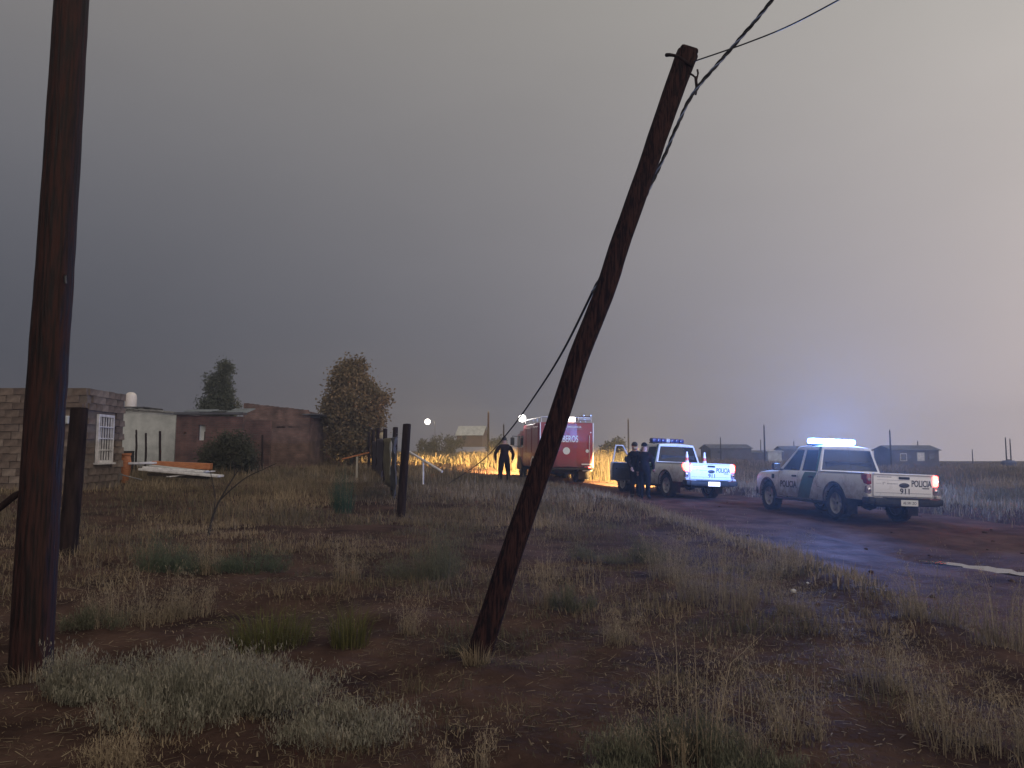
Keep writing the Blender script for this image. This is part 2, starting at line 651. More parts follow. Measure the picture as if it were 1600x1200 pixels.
def blades(P, h, w, az, lean, tint):
    """bent grass blades: five points and three triangles each"""
    n = len(P)
    dirv = np.stack([np.cos(az), np.sin(az), np.zeros(n)], 1)
    sa = az + np.pi / 2 + rng.normal(0, .6, n)
    side = np.stack([np.cos(sa), np.sin(sa), np.zeros(n)], 1) * (w / 2)[:, None]
    up = np.array([0, 0, 1.0])
    mid = P + dirv * (h * lean * .28)[:, None] + up * (h * .55)[:, None]
    tip = P + dirv * (h * lean)[:, None] + up * (h * (1 - .35 * np.minimum(lean, 1.5)))[:, None]
    V = np.stack([P - side, P + side, mid - side * .75, mid + side * .75, tip], 1).reshape(-1, 3)
    b = (np.arange(n) * 5)[:, None]
    T = np.concatenate([b + np.array([0, 1, 3]), b + np.array([0, 3, 2]), b + np.array([2, 3, 4])], 0)
    return V, T, np.repeat(tint, 5)


def cat(parts):
    V, T, t, o = [], [], [], 0
    for v, f, tt in parts:
        V.append(v)
        T.append(f + o)
        t.append(tt)
        o += len(v)
    return np.concatenate(V), np.concatenate(T), np.concatenate(t)


def leaf_quads(P, size, tint, flat=0.0, elong=1.0):
    n = len(P)
    a = rng.normal(0, 1, (n, 3))
    a /= np.linalg.norm(a, axis=1)[:, None]
    b = rng.normal(0, 1, (n, 3))
    b -= a * (a * b).sum(1)[:, None]
    b /= np.linalg.norm(b, axis=1)[:, None]
    s = (size * rng.uniform(.6, 1.3, n))[:, None]
    a, b = a * s * elong, b * s * .5
    V = np.stack([P - a, P + b, P + a, P - b], 1).reshape(-1, 3)
    i = (np.arange(n) * 4)[:, None]
    T = np.concatenate([i + np.array([0, 1, 2]), i + np.array([0, 2, 3])], 0)
    return V, T, np.repeat(tint, 4)


def crown_points(lobes, n, clump=.35, per=40):
    """points in clumps spread through the lobes (centre, radii), more of them near the outside"""
    vol = np.array([r[0] * r[1] * r[2] for c, r in lobes]) ** .8
    vol /= vol.sum()
    nc = max(1, n // per)
    k = rng.choice(len(lobes), nc, p=vol)
    C = np.array([lobes[j][0] for j in k])
    Rr = np.array([lobes[j][1] for j in k])
    d = rng.normal(0, 1, (nc, 3))
    d /= np.linalg.norm(d, axis=1)[:, None]
    rad = rng.uniform(.35, 1.0, nc) ** .6
    cc = C + d * Rr * rad[:, None]
    P = np.repeat(cc, per, 0) + rng.normal(0, clump, (nc * per, 3))
    tone = np.repeat(rng.uniform(0, 1, nc), per)
    return P, tone


def tree_limbs(mb, base, top, r0, lobes, nl=9):
    base, top = Vector(base), Vector(top)
    pts = [base.lerp(top, t) + Vector((random.uniform(-.08, .08), random.uniform(-.08, .08), 0)) * (1 if 0 < t < 1 else 0) for t in (0, .25, .5, .75, 1)]
    mb.tube(pts, [r0 * 1.25, r0, r0 * .75, r0 * .5, r0 * .2], 8)
    for i in range(nl):
        c, r = lobes[i % len(lobes)]
        s = base.lerp(top, random.uniform(.2, .7))
        e = Vector(c) + Vector((random.uniform(-.7, .7) * r[0], random.uniform(-.7, .7) * r[1], random.uniform(-.2, .7) * r[2]))
        mb.tube([s, s.lerp(e, .5) + Vector((0, 0, .15)), e], [r0 * .45, r0 * .28, r0 * .08], 6)
    return mb


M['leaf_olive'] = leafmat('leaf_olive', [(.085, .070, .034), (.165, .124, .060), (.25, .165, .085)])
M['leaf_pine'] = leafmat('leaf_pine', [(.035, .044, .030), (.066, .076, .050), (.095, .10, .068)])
M['leaf_dark'] = leafmat('leaf_dark', [(.028, .032, .018), (.050, .052, .030), (.07, .068, .04)])
M['leaf_far'] = leafmat('leaf_far', [(.028, .034, .020), (.05, .055, .035), (.07, .07, .045)])
M['grass'] = leafmat('grass', [(.095, .085, .050), (.170, .128, .076), (.275, .205, .122), (.40, .315, .20)], trans=.3)
M['straw'] = leafmat('straw', [(.18, .135, .085), (.28, .215, .135), (.40, .32, .20)], trans=.3)
M['sage'] = leafmat('sage', [(.13, .125, .085), (.21, .195, .14), (.30, .26, .19)], trans=.2)
M['ygreen'] = leafmat('ygreen', [(.06, .062, .016), (.10, .098, .026), (.13, .115, .04)], trans=.3)
M['bgreen'] = leafmat('bgreen', [(.05, .07, .042), (.085, .105, .062), (.13, .14, .085)], trans=.2)
M['teal'] = leafmat('teal', [(.018, .050, .030), (.032, .080, .048), (.05, .105, .065)], trans=.2)
M['greygreen'] = leafmat('greygreen', [(.075, .078, .048), (.125, .122, .075), (.18, .165, .105)], trans=.25)
M['weed'] = leafmat('weed', [(.16, .125, .08), (.25, .20, .13), (.36, .29, .19)], trans=.25)


def tree(name, label, x, y, lobes, trunk_h, r0, n, leaf, m, clump=.3, catg='tree', group=None):
    z = gz(x, y)
    t = empty(name, (x, y, z))
    tag(t, label, catg, group)
    mb = tree_limbs(MB(), (0, 0, -.1), (lobes[0][0][0], lobes[0][0][1], trunk_h), r0, lobes)
    mb.build('trunk', M['bark'], t, smooth=50)
    P, tone = crown_points(lobes, n, clump)
    tint = np.clip(tone * .55 + .2 + rng.normal(0, .06, len(P)) + .18 * (P[:, 2] - P[:, 2].min()) / np.ptp(P[:, 2]), 0, 1)  # tint rises with height: light on the crown top painted into its colour
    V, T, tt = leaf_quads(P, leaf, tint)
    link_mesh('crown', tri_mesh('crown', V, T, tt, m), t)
    return t


# ================================================================== trees and bushes
def X_(px, Y):
    return (px - 800) / 1200.0 * Y


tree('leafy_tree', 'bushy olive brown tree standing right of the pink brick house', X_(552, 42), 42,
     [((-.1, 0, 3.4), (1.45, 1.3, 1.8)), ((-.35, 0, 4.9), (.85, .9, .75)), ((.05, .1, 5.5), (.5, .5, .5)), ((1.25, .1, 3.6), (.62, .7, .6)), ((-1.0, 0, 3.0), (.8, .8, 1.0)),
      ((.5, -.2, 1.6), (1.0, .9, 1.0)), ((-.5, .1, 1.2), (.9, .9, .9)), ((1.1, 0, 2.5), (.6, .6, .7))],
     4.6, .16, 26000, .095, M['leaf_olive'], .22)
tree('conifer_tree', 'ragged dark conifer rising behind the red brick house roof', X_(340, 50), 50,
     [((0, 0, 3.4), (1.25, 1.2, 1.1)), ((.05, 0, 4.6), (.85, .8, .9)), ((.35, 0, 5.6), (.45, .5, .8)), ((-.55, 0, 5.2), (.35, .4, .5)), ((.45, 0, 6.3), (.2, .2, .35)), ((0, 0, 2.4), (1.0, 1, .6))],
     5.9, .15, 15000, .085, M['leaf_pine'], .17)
tree('round_bush', 'round dark bush in front of the red brick house', X_(360, 30.5), 30.5,
     [((0, 0, .85), (1.05, .8, .75)), ((-.6, 0, .7), (.6, .6, .6)), ((.7, 0, .6), (.6, .6, .6)), ((.1, 0, 1.35), (.6, .5, .35))],
     1.0, .06, 9000, .055, M['leaf_dark'], .13, 'bush')
for px, Y, w, h, lab in ((690, 78, 2.6, 1.15, 'low dark hedge bush left of the white gabled shed'),
                         (776, 82, 1.0, 1.1, 'dark bush half hidden behind the firefighter'),
                         (948, 74, .7, .95, 'small dark tree beyond the lit grass, left of the open truck door'),
                         (963, 72, .7, 1.25, 'taller dark tree beyond the lit grass, behind the open truck door')):
    tree('far_bush', lab, X_(px, Y), Y, [((0, 0, h * .9), (w * .7, .8, h * .8)), ((-w * .5, 0, h * .7), (w * .5, .7, h * .6)), ((w * .5, 0, h * .95), (w * .4, .7, h * .7))],
         h, .08, 2600, .12, M['leaf_far'], .2, 'bush')


# ================================================================== houses
def wall_poly(mb, poly, thick_dir, mi=0):
    """a plate from a polygon pushed along thick_dir"""
    n = len(poly)
    a = [Vector(p) for p in poly]
    b = [p + Vector(thick_dir) for p in a]
    mb.add(a + b, [tuple(range(n)), tuple(reversed(range(n, 2 * n)))] + [(i, (i + 1) % n, n + (i + 1) % n, n + i) for i in range(n)], mi)
    return mb


def strip_wall(mb, p0, p1, z0, z1a, z1b, th, holes=(), mi=0):
    """wall from p0 to p1 with window/door holes (s0, s1, h0, h1) along it, built as butted panels"""
    p0, p1 = Vector((*p0, 0)), Vector((*p1, 0))
    L = (p1 - p0).length
    d = (p1 - p0) / L
    nrm = Vector((d.y, -d.x, 0))
    def top(s): return z1a + (z1b - z1a) * s / L
    cuts = sorted({0, L} | {h[0] for h in holes} | {h[1] for h in holes})
    for a, b in zip(cuts[:-1], cuts[1:]):
        hs = sorted([h for h in holes if h[0] <= a + 1e-6 and h[1] >= b - 1e-6], key=lambda h: h[2])
        z = z0
        segs = []
        for h in hs:
            segs.append((z, h[2], False))
            z = h[3]
        segs.append((z, None, True))
        for (lo, hi, istop) in segs:
            ha, hb = (top(a), top(b)) if istop else (hi, hi)
            if ha - lo < .005:
                continue
            poly = [p0 + d * a + Vector((0, 0, lo)), p0 + d * b + Vector((0, 0, lo)), p0 + d * b + Vector((0, 0, hb)), p0 + d * a + Vector((0, 0, ha))]
            wall_poly(mb, poly, -nrm * th, mi)
    return mb


# ---- concrete block house at the left edge
hz0 = .35
BH = empty('block_house', (-11.62, 21.0, hz0))
tag(BH, 'unplastered concrete block house behind the thick leaning left pole', 'house')
BHh = 3.38 - hz0
rot_side = math.atan2(2.5, -.22)                # direction of the right-hand wall
core = MB()
strip_wall(core, (-6.5, .05), (-.05, .05), -.5, BHh - .03, BHh - .03, .2)
sd_ = Vector((math.cos(rot_side), math.sin(rot_side), 0))
W0, W1, WZ0, WZ1 = .62, 1.62, .98, 2.28
so = Vector((-.05, .05, 0))
e = so + sd_ * 2.45
core2 = MB()
strip_wall(core2, (so.x, so.y), (e.x, e.y), -.5, BHh - .03, BHh - .12, .15, holes=((W0, W1, WZ0, WZ1),))
core.add(core2.v, core2.f)
core.add([(-.1, .1, BHh - .1), (-6.5, .1, BHh - .1), (-6.5, 2.4, BHh - .1), (-.35, 2.4, BHh - .1)], [(0, 1, 2, 3)])
strip_wall(core, (-.3, 2.45), (-6.5, 2.45), -.5, BHh - .1, BHh - .1, .2)
core.build('wall', M['mortar'], BH)
# single blocks, sharing a few meshes
blk = []
M['block_c'] = mat('block_c', (.11, .085, .068), (.23, .18, .145), 5, .95, .02, 30)
M['block_d'] = mat('block_d', (.055, .038, .031), (.12, .085, .066), 5, .95, .02, 30)
for i in range(8):
    b = MB()
    b.box((0, 0, 0), (.388, .06, .186))
    bm_v = [Vector(v) + Vector((random.uniform(-.014, .012), random.uniform(-.014, .008), random.uniform(-.012, .010))) for v in b.v]
    b.v = [tuple(v) for v in bm_v]
    o = b.build('block', M[('block', 'block_b', 'block', 'block_c', 'block_b', 'block_d', 'block', 'block_b')[i]], BH)
    blk.append(o)
used = [False] * 8


def put_block(pos, rz, sx=1.0):
    i = random.randrange(8)
    if used[i]:
        o = blk[i].copy()
        COL.objects.link(o)
    else:
        o = blk[i]
        used[i] = True
    o.location = pos
    o.rotation_euler = (random.uniform(-.012, .012), 0, rz + random.uniform(-.01, .01))
    o.scale = (sx, 1, 1)


for r in range(15):
    z = .10 + r * .2
    if z > BHh - .05:
        break
    for c in range(9):
        x = -.25 - c * .4 - (.2 if r % 2 else 0)
        if r == 14 and c in (1, 3, 6, 7):
            continue
        put_block((x, -.002 + random.uniform(-.008, .012) + .03, z), 0)
    c = 0
    while True:
        s = .24 + c * .4 + (.2 if r % 2 else 0)
        c += 1
        if s > 2.3:
            break
        if s + .2 > W0 - .02 and s - .2 < W1 + .02 and z + .1 > WZ0 and z - .1 < WZ1:
            continue
        p = so + sd_ * s + Vector((sd_.y, -sd_.x, 0)) * .022
        put_block((p.x, p.y, z), rot_side)
for o in blk:
    pass
# barred window in the side wall
nrm_s = Vector((sd_.y, -sd_.x, 0))
win = MB()
Ms = Matrix((( sd_.x, nrm_s.x, 0), (sd_.y, nrm_s.y, 0), (0, 0, 1)))
wc = so + sd_ * ((W0 + W1) / 2)
def ws(s, o, z): return so + sd_ * s + nrm_s * o + Vector((0, 0, z))
for s in (W0 + .02, W1 - .02):
    win.box(ws(s, .05, (WZ0 + WZ1) / 2), (.07, .07, WZ1 - WZ0 + .06), Ms)
for z in (WZ0 + .0, WZ1 - .0):
    win.box(ws((W0 + W1) / 2, .052, z), (W1 - W0 - .04, .07, .07), Ms)
wo = win.build('window', M['whitepaint'], BH)
gp = MB()
gp.box(ws((W0 + W1) / 2, -.08, (WZ0 + WZ1) / 2), (W1 - W0, .01, WZ1 - WZ0), Ms)
gp.build('pane', M['glass_far'], wo)
for k in range(5):
    b = MB()
    b.box(ws(W0 + .17 + k * .165, .06, (WZ0 + WZ1) / 2), (.035, .03, WZ1 - WZ0 - .08), Ms)
    b.build('bar', M['whitepaint'], wo)
for k in range(3):
    b = MB()
    b.box(ws((W0 + W1) / 2, .085, WZ0 + .32 + k * .33), (W1 - W0 - .1, .02, .03), Ms)
    b.build('bar', M['whitepaint'], wo)
sb = MB()
sb.box(ws((W0 + W1) / 2, .07, WZ0 - .06), (W1 - W0 + .16, .14, .05), Ms)
sb.build('sill', M['whitepaint'], wo)
lt = MB()
lt.box((-.65, -.03, BHh - .52), (1.1, .09, .10))
lt.build('lintel', M['block_b'], BH)
pc = MB()
pc.rbox((-.62, -.06, 2.12), (.34, .10, .22), .03)
pc.build('meter_box', M['plaster'], BH)

# ---- white plastered house with a tank
Yw = 36.0
pA, pB = at(190, 720, Yw), at(272, 720, Yw)
WH = empty('white_house', (pA.x, Yw, .6))
tag(WH, 'whitewashed house wall between the block house and the red brick house', 'house')
Lw = pB.x - pA.x
zt0, zt1 = at(190, 638, Yw).z - .6, at(272, 645, Yw).z - .6
mb = MB()
strip_wall(mb, (-.6, 0), (Lw, 0), -.5, zt0, zt1, .2)
strip_wall(mb, (Lw, .2), (Lw, 5), -.5, zt1, zt1, .2)
mb.build('wall', M['plaster'], WH)
mb = MB()
mb.box((Lw / 2 - .3, -.02, .24), (Lw + .55, .035, .62))
mb.build('plinth', M['greywash'], WH)
mb = MB()
for k in range(18):
    mb.box((-.6 + k * (Lw + .6) / 17.0, -.04 + .02 * (k % 2), zt0 + (zt1 - zt0) * k / 17 + .02 + random.uniform(-.02, .03)), (.16, .28, .07))
mb.build('coping', M['greywash'], WH)
mb = MB()
mb.rbox((.25, 1.0, zt0 + .05), (1.4, 2.0, .07), .02)
mb.build('roof', M['tin_dark'], WH)
tp = at(204, 638, 37.0)
TK = empty('water_tank', (tp.x, 37.0, .6 + zt0 + .085))
tag(TK, 'cream plastic water tank on the roof of the white house', 'water tank')
th = at(204, 613, 37.0).z - TK.location.z
MB().lathe([(.02, 0), (.24, 0), (.265, .03), (.265, th * .62), (.25, th * .72), (.25, th * .74)], 20).build('tank_body', M['tankwhite'], TK, smooth=40)
MB().lathe([(.25, th * .74), (.24, th * .84), (.17, th * .95), (.10, th), (0, th)], 20).build('lid', M['tankwhite'], TK, smooth=40)
# dark gate beside the block house, in front of the white wall
mb = MB()
gp_ = at(199, 705, 30)
G = empty('rubble_bin', (gp_.x, 30, gz(gp_.x, 30)))
tag(G, 'dark drum standing at the corner of the block house', 'drum')
MB().lathe([(.0, 0), (.25, 0), (.26, .03), (.25, .3), (.265, .32), (.25, .34), (.25, .62), (.265, .64), (.25, .66), (.25, .9), (.26, .93), (.23, .93), (.22, .88), (0, .88)], 18).build('body', M['darkvoid'], G, smooth=40)
MB().lathe([(.02, .885), (.05, .885), (.05, .91), (0, .91)], 10, c=(.1, 0, 0)).build('bung', M['steel'], G)

# ---- red brick house with the open doorway
Yr = 33.5
pA, pB = at(273, 722, Yr), at(378, 722, Yr)
RH = empty('red_brick_house', (pA.x, Yr, .75))
tag(RH, 'low red brick house with a pale doorway and tin sheets on top', 'house')
Lr = pB.x - pA.x
zr0, zr1 = at(273, 648, Yr).z - .75, at(378, 651, Yr).z - .75
d0, d1 = at(309, 700, Yr).x - pA.x, at(320, 700, Yr).x - pA.x
v0 = at(309, 688, Yr).z - .75
v1 = at(309, 664, Yr).z - .75
mb = MB()
strip_wall(mb, (0, 0), (Lr, 0), -.6, zr0, zr1, .2, holes=((d0, d1, v0, v1), (.34, .44, 1.62, 1.72)))
strip_wall(mb, (0, 4), (0, .2), -.6, zr0, zr0, .2)
strip_wall(mb, (Lr, 4), (0, 4), -.6, zr1, zr0, .2)
mb.build('wall', M['redbrick'], RH)
mb = MB()
mb.box(((d0 + d1) / 2, .16, (v0 + v1) / 2), (d1 - d0, .03, v1 - v0))
wo = mb.build('window', M['plaster'], RH)
mb = MB()
mb.box((d1 - .07, .13, (v0 + v1) / 2 - .15), (.05, .03, .4))
mb.build('frame', M['bark'], wo)
mb = MB()
mb.box((Lr / 2, .05, zr0 + .05), (Lr + .1, .5, .10))
mb.build('roof_beam', M['tin_dark'], RH)


def corrugated(mb, c, w, d, tilt, rz, n=18, amp=.018):
    vs, fs = [], []
    rot = Euler((tilt, 0, rz)).to_matrix()
    for i in range(n * 2 + 1):
        x = -w / 2 + w * i / (2 * n)
        z = amp * (1 if i % 2 else -1)
        for y in (-d / 2, d / 2):
            for t in (0, -.006):
                vs.append(rot @ Vector((x, y, z + t)) + Vector(c))
    for i in range(n * 2):
        a, b = i * 4, i * 4 + 4
        fs += [(a, b, b + 2, a + 2), (a + 1, a + 3, b + 3, b + 1), (a, a + 1, b + 1, b), (a + 2, b + 2, b + 3, a + 3)]
    return mb.add(vs, fs)


for (x, y, z, w, t, rz) in ((.85, .6, zr0 + .22, 1.1, .12, .05), (2.5, .7, zr0 + .20, .95, .22, -.06), (1.7, 1.4, zr0 + .24, 1.6, .06, .02)):
    corrugated(MB(), (x, y, z), w, 1.3, t, rz).build('tin_sheet', M['tin'], RH)

# ---- pink brick house
Yp = 40.0
pA, pB = at(378, 722, Yp), at(482, 722, Yp)
PH = empty('pink_brick_house', (pA.x, Yp, .9))
tag(PH, 'bare brick house wall with a falling top edge and dark eave', 'house')
Lp = pB.x - pA.x
za, zb = at(378, 632, Yp).z - .9, at(482, 643, Yp).z - .9
mb = MB()
strip_wall(mb, (0, 0), (Lp, 0), -.7, za, zb, .2, holes=((1.75, 2.2, 1.95, 2.02), (2.35, 2.6, 1.96, 2.02)))
strip_wall(mb, (Lp, .2), (Lp + .4, 4.5), -.7, zb, zb - .1, .2)
strip_wall(mb, (0, 4.5), (0, .2), -.7, za, za, .2)
mb.box((Lp / 2, .3, 1.95), (Lp - .5, .02, .3))
mb.build('wall', M['pinkbrick'], PH)
mb = MB()
for k in range(int(Lp / .26)):
    t = (k + .5) * .26 / Lp
    mb.box((t * Lp, .1, za + (zb - za) * t + .03 + random.uniform(-.012, .02)), (.24, .19, .075))
mb.build('brick_course', M['pinkbrick'], PH)
mb = MB()
mb.rbox((Lp + .15, 1.6, zb - .16), (.9, 3.8, .07), .01)
mb.rbox((Lp + .10, .30, zb - .26), (.7, .10, .12), .01)
mb.build('roof', M['tin_dark'], PH)


# ---- far buildings
def gable_house(name, label, x, y, L, D, hw, hr, rz, mw, mr, z=None, wins=(), catg='house'):
    zz = gz(x, y) if z is None else z
    h = empty(name, (x, y, zz), (0, 0, rz))
    tag(h, label, catg)
    mb = MB()
    pr = [(0, -D / 2, -.5), (0, D / 2, -.5), (0, D / 2, hw), (0, 0, hr), (0, -D / 2, hw)]
    vs = [(-L / 2, p[1], p[2]) for p in pr] + [(L / 2, p[1], p[2]) for p in pr]
    mb.add(vs, [(0, 1, 2, 3, 4), (9, 8, 7, 6, 5), (0, 4, 9, 5), (1, 6, 7, 2), (0, 5, 6, 1)])
    mb.build('wall', mw, h)
    rf = MB()
    for s in (-1, 1):
        o = .18
        a = Vector((0, s * (D / 2 + o), hw - o * (hr - hw) / (D / 2) + .03))
        b = Vector((0, 0, hr + .03))
        poly = [Vector((-L / 2 - .2, a.y, a.z)), Vector((L / 2 + .2, a.y, a.z)), Vector((L / 2 + .2, b.y, b.z)), Vector((-L / 2 - .2, b.y, b.z))]
        wall_poly(rf, poly, (0, 0, .07))
    rf.build('roof', mr, h)
    for (wxx, wz, ww, wh, mm) in wins:
        f = MB()
        f.box((wxx, -D / 2 - .015, wz), (ww, .03, wh))
        f = f.build('window', mm, h)
        g = MB()
        g.box((wxx, -D / 2 - .035, wz), (ww - .14, .012, wh - .14))
        g.build('pane', M['glass_far'] if mm is not M['plaster'] else M['whitepaint'], f)
    return h


p = at(738, 690, 118)
gable_house('gabled_shed', 'small shed with pale roof and brown gable ends, beyond the lit road', p.x, 118, 4.0, 3.4, 1.3, 2.6, R(-12), M['house_red'], M['plaster'],
            z=p.z - .3, wins=((-.8, .9, .7, .7, M['house_dark']),), catg='shed')
p = at(1134, 712, 105)
gable_house('long_barn', 'long low dark building on the horizon, right of the truck with cones', p.x, 105, 5.6, 4, .95, 1.45, R(5), M['house_dark'], M['tin_dark'], z=p.z, wins=((-1.6, .5, .7, .5, M['house_dark']),), catg='barn')
p = at(1181, 714, 110)
gable_house('low_outbuilding', 'very low dark outbuilding left of the white box shed', p.x, 110, 3.4, 3, .55, .85, 0, M['house_dark'], M['tin_dark'], z=p.z, catg='shed')
p = at(1208, 720, 95)
gable_house('box_shed', 'small pale box shed above the hood of the flashing truck', p.x, 95, 1.6, 1.8, 1.1, 1.15, R(-4), M['plaster'], M['plaster'], z=p.z, catg='shed')
p = at(1232, 716, 108)
gable_house('far_store', 'low dark store on the horizon behind the flashing truck windshield', p.x, 108, 2.6, 3, 1.2, 1.6, 0, M['house_dark'], M['tin_dark'], z=p.z, catg='shed')
p = at(1416, 726, 82)
gable_house('dark_house', 'dark house with shallow roof and pale windows behind the flashing truck tailgate', p.x, 82, 5.0, 3.6, 1.5, 1.95, R(3), M['house_dark'], M['tin_dark'], z=p.z,
            wins=((-1.3, .8, .7, .8, M['whitepaint']), (.55, .85, .8, .9, M['plaster']), (1.7, .8, .7, .6, M['house_dark'])))


# ---- poles on the horizon
def far_pole(px, ptop, pbase, Y, label, r=.09, arm=False):
    b, t = at(px, pbase, Y), at(px, ptop, Y)
    t.x = b.x
    o = empty('utility_pole', (b.x, Y, min(b.z, gz(b.x, Y))))
    tag(o, label, 'pole', 'poles on the horizon')
    z0 = o.location.z
    m = MB()
    m.tube([(0, 0, -.3), (0, 0, (t.z - z0) * .5), (0, 0, t.z - z0)], [r * 1.15, r, r * .8], 7)
    m.build('shaft', M['postwood'], o)
    m = MB()
    if arm:
        m.box((0, 0, t.z - z0 - .35), (1.1, .09, .09))
        m.build('crossarm', M['postwood'], o)
    else:
        m.lathe([(.0, 0), (.05, 0), (.06, .05), (.03, .14), (0, .15)], 8, c=(0, 0, t.z - z0))
        m.build('insulator', M['steel'], o)


for a in ((763, 645, 693, 62, 'tall thin pole right of the white gabled shed'), (787, 664, 693, 75, 'short pole straight above the firefighter'),
          (982, 656, 698, 75, 'dark pole standing behind the open truck door'), (1126, 684, 704, 95, 'short faint pole above the long low barn'),
          (1195, 665, 712, 80, 'tall dark pole just left of the blue flashing lights'), (1189, 688, 712, 110, 'thin short pole touching the left of a taller one'),
          (1241, 690, 712, 110, 'faint thin pole above the flashing truck hood'), (1392, 673, 716, 76, 'tall dark pole left of the dark house roof'),
          (1435, 690, 716, 100, 'short pole behind the right half of the dark house'), (1520, 703, 722, 110, 'tiny pole alone on the right horizon'),
          (1573, 685, 722, 90, 'left pole of the close pair at the right edge'), (1580, 687, 722, 90, 'right pole of the close pair at the right edge')):
    far_pole(*a[:4], a[4], r=.085 if a[3] < 85 else .075, arm=False)
p = at(1576, 724, 88)
TB = empty('blue_water_tank', (p.x, 88, gz(p.x, 88)))
tag(TB, 'small blue tank at the foot of the paired poles', 'water tank')
zt = p.z - TB.location.z
MB().lathe([(.0, 0), (.75, 0), (.8, .1), (.8, max(zt, .6)), (.6, max(zt, .6) + .2), (0, max(zt, .6) + .25)], 16).build('tank_body', mat('bluetank', (.05, .07, .16), rough=.5), TB, smooth=40)
MB().lathe([(.0, 0), (.2, 0), (.2, .08), (0, .09)], 10, c=(0, 0, max(zt, .6) + .24)).build('lid', M['darkvoid'], TB)

# ================================================================== the two near poles and their cables
def wood_pole(name, pts, radii, m, parent, nseg=40, wob=.0018):
    c = [Vector(p) for p in pts]
    P, Rr = [], []
    for i in range(nseg + 1):
        t = i / nseg * (len(c) - 1)
        k = min(int(t), len(c) - 2)
        f = t - k
        p0, p1, p2, p3 = c[max(k - 1, 0)], c[k], c[k + 1], c[min(k + 2, len(c) - 1)]
        p = .5 * ((2 * p1) + (-p0 + p2) * f + (2 * p0 - 5 * p1 + 4 * p2 - p3) * f * f + (-p0 + 3 * p1 - 3 * p2 + p3) * f ** 3)
        P.append(p + Vector((random.uniform(-wob, wob), random.uniform(-wob, wob), 0)))
        Rr.append((radii[k] * (1 - f) + radii[k + 1] * f) * random.uniform(.994, 1.006))
    mb = MB().tube(P, Rr, 28, jit=.014)
    return mb.build(name, m, parent, smooth=60)


b = at(48, 1048, 5.66)
LP = empty('utility_pole', b)
tag(LP, 'thick dark wooden pole rising out of the frame at the left edge', 'pole')
pl = [at(px, py, 5.66) - b for px, py in ((46, 1120), (48, 1045), (62, 780), (76, 560), (86, 420), (99, 210), (112, 0), (126, -240))]
wood_pole('shaft', pl, [.142, .142, .136, .132, .129, .124, .12, .115], M['poleglint'], LP)
q = at(112, 435, 5.66) - b
MB().tube([q + Vector((-.02, -.05, .01)), q + Vector((.005, -.09, -.01)), q + Vector((.01, -.09, -.06))], .010, 6).build('staple', M['cable'], LP)

b = at(750, 1030, 5.96)
TP = empty('leaning_pole', b)
tag(TP, 'dark wooden pole leaning far to the right across the middle of the view', 'pole')
ctr = [(737, 1062), (749, 1022), (798, 868), (860, 690), (903, 562), (945, 455), (971, 375), (1010, 265), (1046, 160), (1074, 84)]
pl = [at(px, py, 5.96) - b for px, py in ctr]
wood_pole('shaft', pl, [.098, .095, .086, .081, .080, .080, .078, .077, .081, .088], M['oldwood'], TP)
mb = MB()
tp_ = at(1075, 82, 5.96) - b
mb.rbox(tp_, (.15, .15, .05), .03, Euler((0, R(18), 0)).to_matrix())
mb.build('pole_cap', M['oldwood'], TP, smooth=40)
h = at(1062, 98, 5.9) - b
MB().tube([h + Vector((.10, .0, -.03)), h + Vector((-.03, -.10, .0)), h + Vector((-.085, -.02, .055)), h + Vector((-.10, .02, .075))], [.012, .012, .014, .016], 7).build('bolt', M['postwood'], TP, smooth=50)
h = at(1084, 118, 5.9) - b
MB().tube([h + Vector((-.04, .04, .05)), h + Vector((-.005, 0, .0)), h + Vector((.025, 0, -.03)), h + Vector((.035, 0, .02)), h + Vector((.03, 0, .05))], .008, 7).build('hook', M['postwood'], TP, smooth=50)
MB().tube([h + Vector((.015, 0, -.01)), h + Vector((.022, 0, -.10)), h + Vector((.012, 0, -.16))], [.012, .012, .008], 7).build('clamp', M['postwood'], TP, smooth=50)


def spline(P, n):
    P = [Vector(p) for p in P]
    out = []
    for i in range(len(P) - 1):
        p0, p1, p2, p3 = P[max(i - 1, 0)], P[i], P[i + 1], P[min(i + 2, len(P) - 1)]
        for k in range(n):
            t = k / n
            out.append(.5 * ((2 * p1) + (-p0 + p2) * t + (2 * p0 - 5 * p1 + 4 * p2 - p3) * t * t + (-p0 + 3 * p1 - 3 * p2 + p3) * t ** 3))
    return out + [P[-1]]


def twisted(path, r, pitch, phase, mb, rr):
    P, L = [], 0
    for i, p in enumerate(path):
        if i:
            L += (p - path[i - 1]).length
        d = (path[min(i + 1, len(path) - 1)] - path[max(i - 1, 0)]).normalized()
        a = d.cross(Vector((0, 1, 0))).normalized()
        bb = d.cross(a)
        t = phase + L / pitch * 2 * math.pi
        P.append(p + (a * math.cos(t) + bb * math.sin(t)) * r)
    mb.tube(P, rr, 6)


